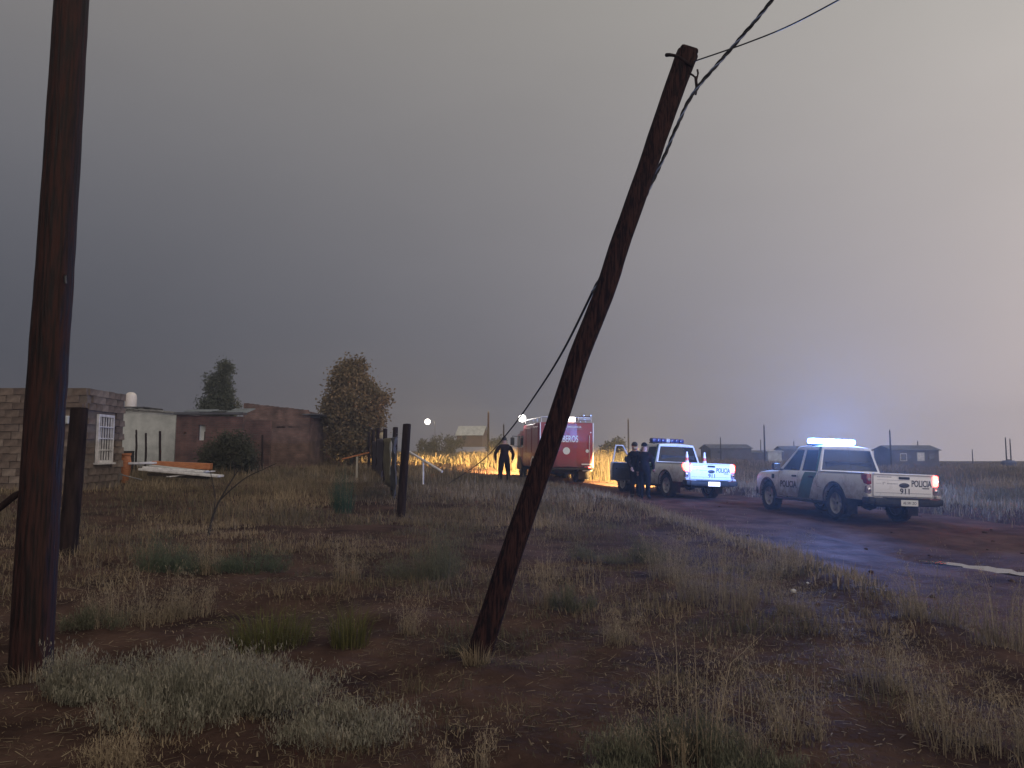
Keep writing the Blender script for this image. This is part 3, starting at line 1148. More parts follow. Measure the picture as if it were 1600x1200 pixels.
path = spline([at(1262, -90, 5.3), at(1206, 0, 5.5), at(1146, 72, 5.7), at(1086, 142, 5.86), at(1060, 192, 5.95), at(1030, 262, 6.07),
               at(985, 352, 6.12), at(925, 458, 6.16)], 60)
SC = empty('service_cable', at(1086, 142, 5.86))
tag(SC, 'twisted black and pale service cable tied to the leaning pole top', 'cable')
off = SC.location
pp = [p - off for p in path]
m1, m2 = MB(), MB()
twisted(pp, .0085, .22, 0, m1, .0078)
twisted(pp, .0085, .22, 2.1, m1, .0078)
m1.build('black_strand', M['cable'], SC, smooth=60)
twisted(pp, .0085, .22, 4.2, m2, .006)
m2.build('pale_strand', M['cable_white'], SC, smooth=60)
path = spline([at(928, 452, 6.16), at(880, 548, 7.6), at(840, 612, 9.5), at(800, 668, 12.5), at(760, 714, 17), at(728, 738, 22), at(700, 756, 26)], 10)
o = MB().tube(path, .011, 7).build('slack_cable', M['cable'], smooth=60)
tag(o, 'black cable sagging from behind the leaning pole down to the grass', 'cable')
path = spline([at(1084, 96, 5.9), at(1170, 66, 5.6), at(1250, 32, 5.2), at(1400, -50, 4.5)], 8)
o = MB().tube(path, .0055, 6).build('thin_wire', M['cable'], smooth=60)
tag(o, 'thin straight wire from the leaning pole tip to the upper right', 'wire')
path = spline([at(-40, 822, 4.9), at(0, 793, 5.0), at(22, 775, 5.05), at(40, 766, 5.1), at(70, 748, 5.3)], 6)
path = [p + Vector((0, 1.4, 0)) * 0 for p in path]
o = MB().tube([at(-60, 838, 6.3), at(0, 793, 6.3), at(24, 774, 6.3), at(50, 762, 6.3)] + [at(80, 745, 6.35)], [.035, .03, .028, .026, .02], 8, jit=.1).build('crooked_branch', M['postwood'], smooth=50)
tag(o, 'dark crooked branch sticking in from the left behind the thick pole', 'branch')


# ================================================================== fence
def post(px, ptop, pbase, Y, wpx, label, lean=0.0, group='fence posts'):
    b, t = at(px, pbase, Y), at(px + lean, ptop, Y)
    z = min(b.z, gz(b.x, b.y)) - .25
    r = wpx / 1200 * Y / 2
    o = empty('fence_post', (b.x, b.y, z))
    tag(o, label, 'post', group)
    c = [Vector((0, 0, 0)), Vector((0, 0, b.z - z)), (t - Vector((b.x, b.y, z))) * .5 + Vector((b.x - b.x, 0, (b.z - z) * .5)), t - Vector((b.x, b.y, z))]
    wood_pole('shaft', c, [r, r, r * .97, r * .93], M['postwood'], o, nseg=14, wob=.004)
    m = MB()
    m.lathe([(r * .93, 0), (r * .7, .012), (0, .018)], 14, c=tuple(c[3]))
    m.build('top', M['postwood'], o)
    return o


post(106, 638, 860, 10.9, 27, 'thick squat fence post just right of the thick left pole', 18)
fence_spec = [(626, 663, 808, 16.9, 13.5, 'nearest and tallest post of the fence row in the middle', 10),
              (614, 668, 776, 22.6, 8.5, 'second nearest post of the fence row in the middle', 4),
              (601, 670, 757, 28.4, 7, 'third post of the fence row in the middle', 1),
              (590, 669, 746, 33.0, 6.5, 'fourth post of the fence row in the middle', 1),
              (583, 672, 741, 36.6, 5.5, 'fifth post of the fence row in the middle', 0),
              (577, 675, 737, 40.5, 5, 'farthest post of the fence row in the middle', 0)]
for a in fence_spec:
    post(*a[:5], a[5], a[6])
for px, t_, b_, w, lab in ((213, 672, 702, 3, 'left thin post in front of the white house wall'), (228, 677, 708, 3.2, 'middle thin post in front of the white house wall'),
                           (250, 674, 716, 3.8, 'right and tallest thin post in front of the white house wall'), (410, 680, 716, 3, 'thin post in front of the bare brick wall')):
    post(px, t_, b_, 31, w, lab, group='thin posts by the houses')


def fence_pt(i, s, hgt):
    a, c = fence_spec[i], fence_spec[i + 1]
    A, B = at(a[0], a[2], a[3]), at(c[0], c[2], c[3])
    p = A.lerp(B, s)
    return Vector((p.x, p.y, p.z + hgt))


wires = []
for k, hh in enumerate((.45, .95, 1.45, 1.85)):
    P = []
    for i in range(5):
        for s in (0, .25, .5, .75):
            P.append(fence_pt(i, s, hh - .03 * math.sin(math.pi * s)) + Vector((.07, 0, 0)))
    P.append(fence_pt(4, 1, hh))
    o = MB().tube(P, .0035, 5).build('fence_wire', M['steel'])
    tag(o, ['lowest', 'second lowest', 'second highest', 'highest'][k] + ' wire strung along the fence row in the middle', 'wire', 'fence wires')


def cloth(name, i, s0, s1, h0, h1, m, label, seed):
    nx, nz = 14, 10
    vs, fs = [], []
    for a in range(nx + 1):
        for c in range(nz + 1):
            s, hgt = s0 + (s1 - s0) * a / nx, h0 + (h1 - h0) * c / nz
            p = fence_pt(i, s, hgt)
            w = float(fbm(np.array([a * .5 + seed]), np.array([c * .3]), seed)[0]) - .5
            p += Vector((w * .25 - .05, 0, (.10 * w if c in (0, nz) else 0)))
            vs.append(p)
    for a in range(nx):
        for c in range(nz):
            j = a * (nz + 1) + c
            fs.append((j, j + 1, j + nz + 2, j + nz + 1))
    o = MB().add(vs, fs).build(name, m, smooth=60)
    sm = o.modifiers.new('thick', 'SOLIDIFY')
    sm.thickness = .006
    tag(o, label, 'cloth')
    return o


M['purple'] = mat('purple', (.030, .020, .030), (.065, .048, .060), 3, .9)
M['strawboard'] = mat('strawboard', (.10, .085, .042), (.17, .14, .07), 4, .9)
M['greycloth'] = mat('greycloth', (.03, .028, .028), (.06, .055, .052), 3, .9)
cloth('shade_cloth', 0, .35, .97, .25, 1.72, M['greycloth'], 'grey net cloth hung between the first two posts of the fence row', 2)
cloth('reed_screen', 1, .08, .75, .20, 1.70, M['strawboard'], 'yellowish reed screen on the fence row between second and third post', 5)
cloth('purple_tarp', 2, .05, .95, .15, 1.65, M['purple'], 'dark purple tarp on the fence row behind the reed screen', 8)
cloth('torn_tarp', 3, .05, .98, .25, 1.55, M['purple'], 'torn dark tarp at the far end of the fence row', 11)
q = fence_pt(2, .3, 1.78)
o = MB().rbox(q, (.28, .16, .26), .08).build('plastic_can', mat('canyellow', (.34, .27, .15), rough=.6), smooth=40)
tag(o, 'pale yellow can stuck on the fence behind the reed screen', 'can')
# the white pipe rail propped in the grass
Yq = 19.0
q0, q1, q2, q3 = at(636, 704, Yq + 1), at(691, 737, Yq), at(661, 718, Yq + .5), at(661, 738, Yq + .5)
o = empty('pipe_rail', (q3.x, q3.y, q3.z))
tag(o, 'slanting white pipe rail with one leg right of the nearest fence post', 'rail')
MB().tube([q0 - q3, q1 - q3], .030, 10).build('rail', M['whitepaint'], o, smooth=50)
MB().tube([q2 - q3, Vector((0, 0, -.3))], .028, 10).build('leg', M['whitepaint'], o, smooth=50)
# a plank frame lying left of the fence
q = at(556, 712, 30)
o = empty('plank_frame', (q.x, q.y, gz(q.x, q.y)))
tag(o, 'small broken plank frame lying left of the fence row', 'planks')
MB().box((0, 0, q.z - o.location.z), (1.05, .10, .05), Euler((0, R(-14), R(8))).to_matrix()).build('plank', M['orangewood'], o)
MB().box((.05, .02, (q.z - o.location.z) * .5 - .1), (.08, .05, (q.z - o.location.z) + .15)).build('leg', M['palewood'], o)

# ---- lumber lying before the houses
zl = lambda x, y: gz(x, y)
def lying(name, pxa, pya, pxb, pyb, Y, Yb, w, h, m, label, catg='board', group=None):
    a, c = at(pxa, pya, Y), at(pxb, pyb, Yb)
    d = c - a
    rot = d.to_track_quat('X', 'Z').to_matrix()
    o = MB().rbox((0, 0, 0), (d.length, w, h), .012, rot).build(name, m)
    o.location = (a + c) / 2
    tag(o, label, catg, group)
    return o


Yl = 24.0
lying('timber_beam', 240, 725, 330, 729, Yl + .8, Yl + .9, .30, .20, M['orangewood'], 'orange brown timber beam at the back of the lumber heap', 'beam')
lying('white_board', 201, 724, 246, 723, Yl + .5, Yl + .8, .30, .07, M['whitepaint'], 'short white board pointing left from the lumber heap')
lying('white_board', 222, 733, 345, 744, Yl - .2, Yl - .4, .45, .07, M['whitepaint'], 'long white board at the front of the lumber heap')
lying('white_board', 228, 730, 322, 737, Yl + .1, Yl, .45, .06, M['whitepaint'], 'white board lying on top of the lumber heap, left end raised')
lying('white_board', 238, 736, 318, 741, Yl + .2, Yl, .50, .05, M['plaster'], 'greyer white board underneath the lumber heap')
lying('white_board', 262, 745, 334, 736, Yl - .5, Yl + .5, .28, .03, M['whitepaint'], 'thin white board lying askew across the front of the lumber heap')
lying('white_board', 236, 727, 300, 734, Yl + .4, Yl - .1, .22, .03, M['plaster'], 'narrow pale board slanting down the middle of the lumber heap')
lying('timber_beam', 232, 741, 326, 747, Yl - .1, Yl - .2, .2, .08, M['bark'], 'dark beam carrying the white boards of the lumber heap', 'beam')
q = at(195, 728, 24.5)
o = empty('clay_pot', (q.x, q.y, gz(q.x, q.y)))
tag(o, 'orange clay pot at the foot of the block house', 'pot')
hp = at(195, 708, 24.5).z - o.location.z
MB().lathe([(0, 0), (.10, 0), (.17, hp * .4), (.19, hp * .7), (.15, hp * .9)], 16).build('pot_body', M['orangewood'], o, smooth=40)
MB().lathe([(.15, hp * .9), (.18, hp * .93), (.18, hp), (.14, hp), (.13, hp * .9)], 16).build('rim', M['orangewood'], o, smooth=40)
q = at(188, 748, 22.5)
o = MB().tube([at(184, 757, 22.3), at(187, 741, 22.3), at(222, 750, 22.4)], .02, 6).build('bent_pipe', M['steel'], smooth=50)
tag(o, 'thin bent grey pipe left of the lumber heap', 'pipe')


# ================================================================== lettering
def text_mesh(body, size, bold=.0, extr=.002, squeeze=1.0):
    """flat letters as a mesh in the XY plane, centred"""
    cu = bpy.data.curves.new('letters', 'FONT')
    cu.body = body
    cu.size = size
    cu.offset = bold
    cu.extrude = extr
    cu.resolution_u = 3
    cu.align_x = 'CENTER'
    cu.align_y = 'CENTER'
    o = bpy.data.objects.new('letters', cu)
    COL.objects.link(o)
    dg = bpy.context.evaluated_depsgraph_get()
    me = bpy.data.meshes.new_from_object(o.evaluated_get(dg))
    bpy.data.objects.remove(o)
    bpy.data.curves.remove(cu)
    for v in me.vertices:
        v.co.x *= squeeze
    return me


def put_text(name, body, size, m, parent, frame, bold=.0, squeeze=1.0, extr=.002, width=None):
    """frame: function (u, v, w) -> local point (w = out of the surface)"""
    me = text_mesh(body, size, bold, extr, squeeze)
    me.materials.clear()
    me.materials.append(m)
    if width:
        xs_ = [v.co.x for v in me.vertices]
        kx = width / (max(xs_) - min(xs_))
        for v in me.vertices:
            v.co.x *= kx
    for v in me.vertices:
        v.co = frame(v.co.x, v.co.y, v.co.z)
    o = link_mesh(name, me, parent)
    return o


# ================================================================== pickup trucks
def paint(name, c, dirt, z0, z1, rough=.32, metal=0.0):
    """gloss paint with road mud splashed up from below"""
    m = bpy.data.materials.new(name)
    m.use_nodes = True
    nt = m.node_tree
    b = nt.nodes['Principled BSDF']
    tc = nt.nodes.new('ShaderNodeTexCoord')
    sp = nt.nodes.new('ShaderNodeSeparateXYZ')
    nt.links.new(tc.outputs['Object'], sp.inputs[0])
    nz = nt.nodes.new('ShaderNodeTexNoise')
    nz.inputs['Scale'].default_value = 5
    nz.inputs['Detail'].default_value = 7
    nz.inputs['Roughness'].default_value = .7
    nt.links.new(tc.outputs['Object'], nz.inputs['Vector'])
    mr = nt.nodes.new('ShaderNodeMapRange')
    mr.inputs[1].default_value, mr.inputs[2].default_value = z0, z1
    mr.inputs[3].default_value, mr.inputs[4].default_value = 1.0, 0.0
    nt.links.new(sp.outputs[2], mr.inputs[0])
    ad = nt.nodes.new('ShaderNodeMath')
    ad.operation = 'MULTIPLY_ADD'
    nt.links.new(nz.outputs['Fac'], ad.inputs[0])
    ad.inputs[1].default_value = 1.5
    nt.links.new(mr.outputs[0], ad.inputs[2])
    r2 = nt.nodes.new('ShaderNodeMapRange')
    r2.inputs[1].default_value, r2.inputs[2].default_value = .82, 1.5
    r2.inputs[3].default_value, r2.inputs[4].default_value = 0.04, .85
    nt.links.new(ad.outputs[0], r2.inputs[0])
    mx = nt.nodes.new('ShaderNodeMix')
    mx.data_type = 'RGBA'
    mx.inputs[6].default_value = (*c, 1)
    mx.inputs[7].default_value = (*dirt, 1)
    nt.links.new(r2.outputs[0], mx.inputs[0])
    nt.links.new(mx.outputs[2], b.inputs['Base Color'])
    r3 = nt.nodes.new('ShaderNodeMapRange')
    r3.inputs[3].default_value, r3.inputs[4].default_value = rough, .85
    nt.links.new(r2.outputs[0], r3.inputs[0])
    nt.links.new(r3.outputs[0], b.inputs['Roughness'])
    return m


M['tpaint'] = paint('tpaint', (.72, .72, .73), (.16, .12, .095), .30, 1.0)
M['tailpaint'] = paint('tailpaint', (.76, .75, .76), (.2, .16, .13), -.1, .6)
M['tgreen'] = paint('tgreen', (.010, .115, .075), (.06, .06, .045), .30, .95)
M['rubber'] = mat('rubber', (.010, .010, .010), (.035, .028, .024), 9, .9, .01, 25, spec=.15)
M['blackplastic'] = mat('blackplastic', (.012, .012, .013), (.028, .026, .025), 8, .6, spec=.2)
M['underbody'] = mat('underbody', (.010, .009, .009), (.03, .024, .02), 6, .95, spec=.05)
M['rim'] = mat('rim', (.22, .20, .195), (.42, .40, .39), 6, .55, metal=.1)
M['tglass'] = mat('tglass', (.008, .010, .014), rough=.08, spec=.35)
M['seatcloth'] = mat('seatcloth', (.02, .02, .022), (.04, .04, .042), 20, .9)
M['ink'] = mat('ink', (.018, .02, .03), rough=.5)
M['greyink'] = mat('greyink', (.30, .30, .32), rough=.5)
M['plate'] = mat('plate', (.62, .62, .60), rough=.45)
M['chrome'] = mat('chrome', (.5, .5, .52), rough=.18, metal=1.0)
M['lamp_red'] = mat('lamp_red', (.22, .010, .012), rough=.12, spec=.8)
M['lamp_clear'] = mat('lamp_clear', (.20, .15, .17), rough=.1, spec=.8)
M['tail_on'] = emat('tail_on', (1.0, .06, .05), 36, (.5, .02, .02))
M['tail_hot'] = emat('tail_hot', (1.0, .30, .28), 55, (.6, .1, .1))
M['head_on'] = emat('head_on', (1.0, .62, .40), 9)
M['amber_on'] = emat('amber_on', (1.0, .42, .22), 6)
M['blue_on'] = emat('blue_on', (.12, .30, 1.0), 34, (.1, .2, .8))
M['blue_hot'] = emat('blue_hot', (.35, .65, 1.0), 40, (.3, .5, .9))
M['blue_lens'] = mat('blue_lens', (.02, .03, .14), rough=.12, spec=.8)
M['clear_lens'] = mat('clear_lens', (.35, .37, .42), rough=.12, spec=.8)
M['plate_glow'] = emat('plate_glow', (1.0, .90, .84), 1.3, (.7, .7, .68))  # number plate itself glows, in place of light falling on it

XR, XF = -2.80, 2.50
AX_R, AX_F, AR, AZ = -1.61, 1.61, .445, .385


def tw_side(x, z):
    w = .925
    if x > 1.7:
        w -= .13 * ((x - 1.7) / .8) ** 2
    if x < -2.45:
        w -= .035 * ((-2.45 - x) / .35) ** 2
    for ax in (AX_R, AX_F):                      # flared arches
        d = abs(x - ax)
        if d < .62:
            w += .022 * max(0, 1 - (d / .62) ** 2) * max(0, 1 - max(0, z - .6) / .45)
    zz = [(.30, -.05), (.45, -.025), (.62, -.005), (.80, 0.0), (.90, .004), (1.0, -.012), (1.08, -.035), (1.2, -.07)]
    for (a, p), (b, q) in zip(zz[:-1], zz[1:]):
        if z <= b:
            return w + p + (q - p) * max(0, (z - a)) / (b - a)
    return w - .07


def tw_top(x):
    if x < -.86:
        return 1.115
    if x < 1.10:
        return 1.10
    if x < 2.2:
        return 1.10 - .075 * ((x - 1.1) / 1.1) ** 1.5
    return 1.025 - .20 * ((x - 2.2) / .3) ** 2


def tw_bottom(x):
    s = .40
    if x < AX_R:
        s = .52
    elif x > AX_F:
        s = .40
    for ax in (AX_R, AX_F):
        d = abs(x - ax)
        if d < AR:
            s = max(s, AZ + math.sqrt(AR * AR - d * d) + .02)
    return s


def arch_stations():
    xs = set(np.round(np.linspace(XR, XF, 54), 4))
    for ax in (AX_R, AX_F):
        for k in range(23):
            xs.add(round(ax + AR * math.cos(math.pi * k / 22), 4))
        xs.add(round(ax - AR - .002, 4))
        xs.add(round(ax + AR + .002, 4))
    xs |= {-2.735, -2.73, -.88, -.875, -.80, -.795, 1.02, 1.025, .06, 1.00}
    return sorted(xs)


def make_pickup(name, label, loc, rot, door_open, bar_lit, tails, plate_text, lamp_k):
    T = empty(name, loc, rot)
    tag(T, label, 'pickup truck', 'police pickup trucks on the dirt road')
    xs = arch_stations()
    mb = MB()
    rows = []
    for x in xs:
        zb, zt = tw_bottom(x), tw_top(x)
        half = [(tw_side(x, zb) - .14, zb + .005), (tw_side(x, zb), zb)]
        for k in (1, 2, 3, 4, 5):
            z = zb + (zt - .045 - zb) * k / 5
            half.append((tw_side(x, z), z))
        half.append((tw_side(x, zt) - .012, zt - .01))
        half.append((tw_side(x, zt) - .035, zt))
        wi = tw_side(x, zt) - .10
        half.append((wi, zt))
        if -2.732 < x < -.878:
            half += [(wi - .01, .70), (0, .69)]
        elif -.798 < x < 1.022:
            half += [(wi - .03, .56), (0, .58)]
        else:
            cr = .055 if x > 1.0 else 0
            half += [(wi * .6, zt + cr * .8), (0, zt + cr)]
        rows.append([(x, y, z) for y, z in half] + [(x, -y, z) for y, z in reversed(half[:-1])])
    K = len(rows[0])
    vs = [p for r in rows for p in r]
    fs = []
    for i in range(len(xs) - 1):
        xm = (xs[i] + xs[i + 1]) / 2
        for k in range(K - 1):
            if door_open and .06 < xm < 1.0 and 1 <= k <= 9:
                continue
            fs.append((i * K + k, i * K + k + 1, (i + 1) * K + k + 1, (i + 1) * K + k))
    fs.append(tuple(range(K)))
    fs.append(tuple((len(xs) - 1) * K + k for k in reversed(range(K))))
    mb.add(vs, fs)
    body = mb.build('body', M['tpaint'], T, smooth=28)

    # cab: roof, pillars, openings
    bx = [1.14, 1.02, .10, .00, -.66, -.84]
    rx = [.42, .35, .08, -.01, -.56, -.70]
    YB, YT, ZB, ZT = .835, .655, 1.088, 1.735
    vr = [0, .04, .88, 1.0]

    def P(u, v, s):
        xx = bx[u] + (rx[u] - bx[u]) * v
        bulge = .03 * math.sin(math.pi * v)
        return Vector((xx, s * (YB + (YT - YB) * v + bulge), ZB + (ZT - ZB) * v + (.012 * math.sin(math.pi * u / 5) if v == 1 else 0)))

    cab = MB()
    for s in (1, -1):
        for u in range(5):
            for k in range(3):
                if k == 1 and u in (1, 3):
                    continue
                if door_open and s == 1 and u == 1 and k == 0:
                    continue
                cab.add([P(u, vr[k], s), P(u + 1, vr[k], s), P(u + 1, vr[k + 1], s), P(u, vr[k + 1], s)], [(0, 1, 2, 3)])
    for u, rake in ((0, 1), (5, -1)):            # windscreen and rear window frames
        ys = [-1, -.93, -.45, 0, .45, .93, 1]
        vv = [0, .04, .90, 1.0] if u == 0 else [0, .10, .90, 1.0]
        for a in range(6):
            for k in range(3):
                if k == 1 and 0 < a < 5:
                    continue
                q = []
                for (yy, v) in ((ys[a], vv[k]), (ys[a + 1], vv[k]), (ys[a + 1], vv[k + 1]), (ys[a], vv[k + 1])):
                    p = P(u, v, 1)
                    q.append(Vector((p.x + rake * .05 * (1 - yy * yy), p.y * yy, p.z + (.025 * (1 - yy * yy) if v == 1 else 0))))
                cab.add(q, [(0, 1, 2, 3)])
    ru = np.linspace(0, 5, 6)
    ys = [-1, -.93, -.45, 0, .45, .93, 1]
    for u in range(5):
        for a in range(6):
            q = []
            for (uu, yy) in ((u, ys[a]), (u + 1, ys[a]), (u + 1, ys[a + 1]), (u, ys[a + 1])):
                p = P(uu, 1.0, 1)
                e = (.05 if uu == 0 else -.05 if uu == 5 else 0) * (1 - yy * yy)
                q.append(Vector((p.x + e, p.y * yy, p.z + .025 * (1 - yy * yy) + .03 * (1 - yy ** 4) * (1 if 0 < uu < 5 else 0))))
            cab.add(q, [(0, 1, 2, 3)])
    c = cab.build('cab', M['tpaint'], T)
    bm = bmesh.new()
    bm.from_mesh(c.data)
    bmesh.ops.remove_doubles(bm, verts=bm.verts, dist=.002)
    bmesh.ops.recalc_face_normals(bm, faces=bm.faces)
    bm.to_mesh(c.data)
    bm.free()
    c.data.shade_smooth()
    c.data.set_sharp_from_angle(angle=R(35))
    sm = c.modifiers.new('thick', 'SOLIDIFY')
    sm.thickness = .035
    sm.offset = -1
    # glass
    for s in (1, -1):
        for u in (1, 3):
            if door_open and s == 1 and u == 1:
                continue
            q = [P(u, vr[1], s), P(u + 1, vr[1], s), P(u + 1, vr[2], s), P(u, vr[2], s)]
            o_ = Vector((0, -s * .015, 0))
            wall_poly(MB(), [p + o_ for p in q], (0, -s * .006, 0)).build('side_window', M['tglass'], T)
    for u, rake, nm in ((0, 1, 'windshield'), (5, -1, 'rear_window')):
        g = MB()
        yy_ = np.linspace(-.93, .93, 9)
        va, vb = (.04, .90) if u == 0 else (.10, .90)
        for a in range(8):
            q = []
            for (yy, v) in ((yy_[a], va), (yy_[a + 1], va), (yy_[a + 1], vb), (yy_[a], vb)):
                p = P(u, v, 1)
                q.append(Vector((p.x + rake * (.05 * (1 - yy * yy) - .012), p.y * yy, p.z)))
            wall_poly(g, q, (-rake * .006, 0, 0))
        g.build(nm, M['tglass'], T)
    # interior
    for (x, y, w) in ((.35, .40, .5), (.35, -.40, .5), (-.45, 0, 1.3)):
        g = MB()
        g.rbox((x, y, .80), (.5, w, .2), .05)
        g.rbox((x - .27, y, 1.08), (.14, w, .62), .05, Euler((0, R(-10), 0)).to_matrix())
        if w < 1:
            g.rbox((x - .34, y, 1.47), (.1, .26, .17), .04)
        g.build('seat', M['seatcloth'], T, smooth=40)
    g = MB()
    g.rbox((.92, 0, .95), (.25, 1.5, .28), .06)
    g.build('dashboard', M['blackplastic'], T, smooth=40)

    # doors' seams, handles, stripe
    def on_side(x, z, s, o_=.004):
        return Vector((x, s * (tw_side(x, z) + o_), z))

    def seam(pts, s):
        g = MB()
        for a, b_ in zip(pts[:-1], pts[1:]):
            d = (Vector((b_[0] - a[0], 0, b_[1] - a[1]))).normalized() * .0045
            nrm = Vector((-d.z, 0, d.x))
            q = []
            for (x, z), sg in ((a, -1), (b_, -1), (b_, 1), (a, 1)):
                q.append(on_side(x + nrm.x * sg, z + nrm.z * sg, s, .0025))
            g.add(q, [(0, 1, 2, 3)])
        return g

    for s in (1, -1):
        g = MB()
        for line in ([(1.02, .45), (1.02, .70), (1.02, .90), (1.02, 1.08)], [(.05, .42), (.05, .62), (.05, .8), (.05, .95), (.05, 1.08)],
                     [(-.78, 1.08), (-.80, .9), (-.86, .75), (-1.05, .72)], [(-.85, .55), (-.83, .42), (-.4, .42), (.05, .42), (.6, .42), (1.02, .45)],
                     [(-.87, 1.1), (-.875, .9), (-.875, .6), (-.875, .45)]):
            q = seam(line, s)
            g.add(q.v, q.f)
        g.build('door_seam', M['darkvoid'], T)
        for x in (.20, -.60):
            if door_open and s == 1 and x > 0:
                continue
            g = MB()
            g.rbox(on_side(x, .97, s, .018), (.20, .04, .045), .015)
            g.build('door_handle', M['blackplastic'], T, smooth=40)
        # diagonal green stripe over the rear door
        g = MB()
        nzv = 12
        for k in range(nzv):
            za, zb_ = .43 + (1.085 - .43) * k / nzv, .43 + (1.085 - .43) * (k + 1) / nzv
            def xl(z): return .06 - .34 * (z - .43) / .66
            for j in range(4):
                w = .56
                xa = lambda z, t: xl(z) + .02 - w * t
                q = [on_side(xa(za, j / 4), za, s), on_side(xa(za, (j + 1) / 4), za, s), on_side(xa(zb_, (j + 1) / 4), zb_, s), on_side(xa(zb_, j / 4), zb_, s)]
                g.add(q, [(0, 1, 2, 3)])
        # pillar continuation over the cab side
        q = [P(3, .0, s), P(4, .0, s), P(4, .04, s), P(3, .04, s)]
        g.build('green_stripe', M['tgreen'], T)
        g = MB()
        q = [P(4, 0, s).lerp(P(5, 0, s), .08), P(4, 0, s).lerp(P(5, 0, s), .55), P(4, 1, s).lerp(P(5, 1, s), .9), P(4, 1, s).lerp(P(5, 1, s), .1)]
        g.add([p + Vector((0, s * .014, 0)) for p in q], [(0, 1, 2, 3)])
        g.build('green_stripe', M['tgreen'], T)
        # lettering on the front door
        if not (door_open and s == 1):
            put_text('lettering', 'POLICIA', .235, M['ink'], T,
                     lambda u, v, w, s=s: Vector((.50 - s * u, s * (tw_side(.50 - s * u, .735 + v) + .004 + w), .735 + v)), bold=.006, squeeze=.95)
        # fender vent, small emblem
        g = MB()
        g.rbox(on_side(1.30, .93, s, .004), (.13, .02, .12), .01)
        g.build('fender_vent', M['blackplastic'], T)
        # arches
        for ax in (AX_R, AX_F):
            g = MB()
            pts_o, pts_i = [], []
            for k in range(25):
                t = math.pi * (k / 24 * 1.10 - .05)
                for rr, lst in ((AR + .055, pts_o), (AR - .01, pts_i)):
                    x, z = ax + rr * math.cos(t), AZ + rr * math.sin(t) + .01
                    lst.append(on_side(x, max(z, .34), s, .012))
            nn_ = len(pts_o)
            g.add(pts_o + pts_i, [(k, k + 1, nn_ + k + 1, nn_ + k) for k in range(nn_ - 1)])
            g.build('arch_trim', M['blackplastic'], T)
            g = MB()                                   # wheel well liner
            vs_, fs_ = [], []
            for k in range(17):
                t = math.pi * k / 16
                x, z = ax + (AR + .005) * math.cos(t), AZ + (AR + .005) * math.sin(t)
                vs_ += [(x, s * .84, z), (x, s * .50, z)]
            for k in range(16):
                fs_.append((2 * k, 2 * k + 1, 2 * k + 3, 2 * k + 2))
            vs_ += [(ax, s * .50, AZ)]
            for k in range(16):
                fs_.append((2 * k + 1, 2 * k + 3, len(vs_) - 1))
            g.add(vs_, fs_)
            g.build('wheel_well', M['underbody'], T)
        # side step
        g = MB()
        g.rbox((0, s * .90, .36), (2.1, .16, .06), .025)
        g.rbox((.6, s * .78, .40), (.06, .25, .05), .01)
        g.rbox((-.6, s * .78, .40), (.06, .25, .05), .01)
        g.build('side_step', M['blackplastic'], T, smooth=40)
        # mirror
        g = MB()
        g.rbox((.90, s * 1.06, 1.20), (.13, .22, .20), .05)
        g.rbox((.93, s * .92, 1.12), (.07, .14, .05), .02)
        mo = g.build('mirror', M['blackplastic'], T, smooth=40)
        g = MB()
        g.rbox((.832, s * 1.06, 1.20), (.01, .17, .15), .004)
        g.build('mirror_glass', M['chrome'], mo)
        # mud flap
        g = MB()
        g.box((AX_R - .50, s * .78, .33), (.015, .26, .34))
        g.build('mud_flap', M['rubber'], T)
        # headlight
        g = MB()
        g.rbox((2.26, s * .70, .90), (.34, .25, .20), .06, Euler((0, 0, -s * R(22))).to_matrix())
        g.build('headlight', M['head_on'] if (bar_lit or door_open) else M['lamp_clear'], T, smooth=40)
        g = MB()
        g.rbox((2.16, s * .838, .90), (.22, .025, .12), .01, Euler((0, 0, -s * R(14))).to_matrix())
        g.build('side_marker', M['amber_on'], T)
    # underbody, axles, bumpers
    g = MB()
    g.box((0, 0, .47), (5.0, 1.0, .22))
    g.tube([(AX_R, -.75, AZ), (AX_R, .75, AZ)], .07, 10)
    g.lathe([(0, -.16), (.12, -.13), (.16, 0), (.12, .13), (0, .16)], 12, 'Y', (AX_R, 0, AZ))
    g.tube([(AX_F, -.75, AZ), (AX_F, .75, AZ)], .05, 8)
    g.box((-1.2, .55, .42), (.9, .35, .22))
    g.tube([(-2.75, .42, .40), (-1.9, .42, .40)], .035, 8)
    g.build('underbody', M['underbody'], T)
    g = MB()
    g.lathe([(.16, -.10), (.30, -.11), (.35, -.05), (.35, .05), (.30, .11), (.16, .10)], 24, 'Z', (-2.32, 0, .47))
    g.build('spare_wheel', M['rubber'], T, smooth=40)
    g = MB()
    g.rbox((-2.90, 0, .50), (.22, 1.62, .17), .05)
    g.rbox((-2.94, 0, .585), (.17, 1.05, .03), .01)
    for s in (1, -1):
        g.rbox((-2.82, s * .83, .52), (.30, .20, .16), .05)
        g.rbox((-2.72, s * .45, .48), (.3, .07, .09), .01)
    bump = g.build('rear_bumper', M['blackplastic'], T, smooth=40)
    g = MB()
    g.rbox((-3.02, -.02, .49), (.012, .42, .135), .004)
    pl_ = g.build('number_plate', M['plate'] if bar_lit else M['plate_glow'], bump)
    put_text('plate_letters', plate_text, .085, M['ink'], bump, lambda u, v, w: Vector((-3.028 - w, -.02 - u, .487 + v)), squeeze=.82)
    for s in (1, -1):
        g = MB()
        g.rbox((-2.80, s * .855, .615), (.16, .11, .09), .02)
        g.build('bumper_corner', M['tpaint'], T, smooth=40)
    g = MB()
    g.rbox((2.42, 0, .52), (.34, 1.62, .30), .10)
    g.build('front_bumper', M['blackplastic'], T, smooth=40)
    g = MB()
    g.rbox((2.47, 0, .80), (.12, 1.05, .26), .03)
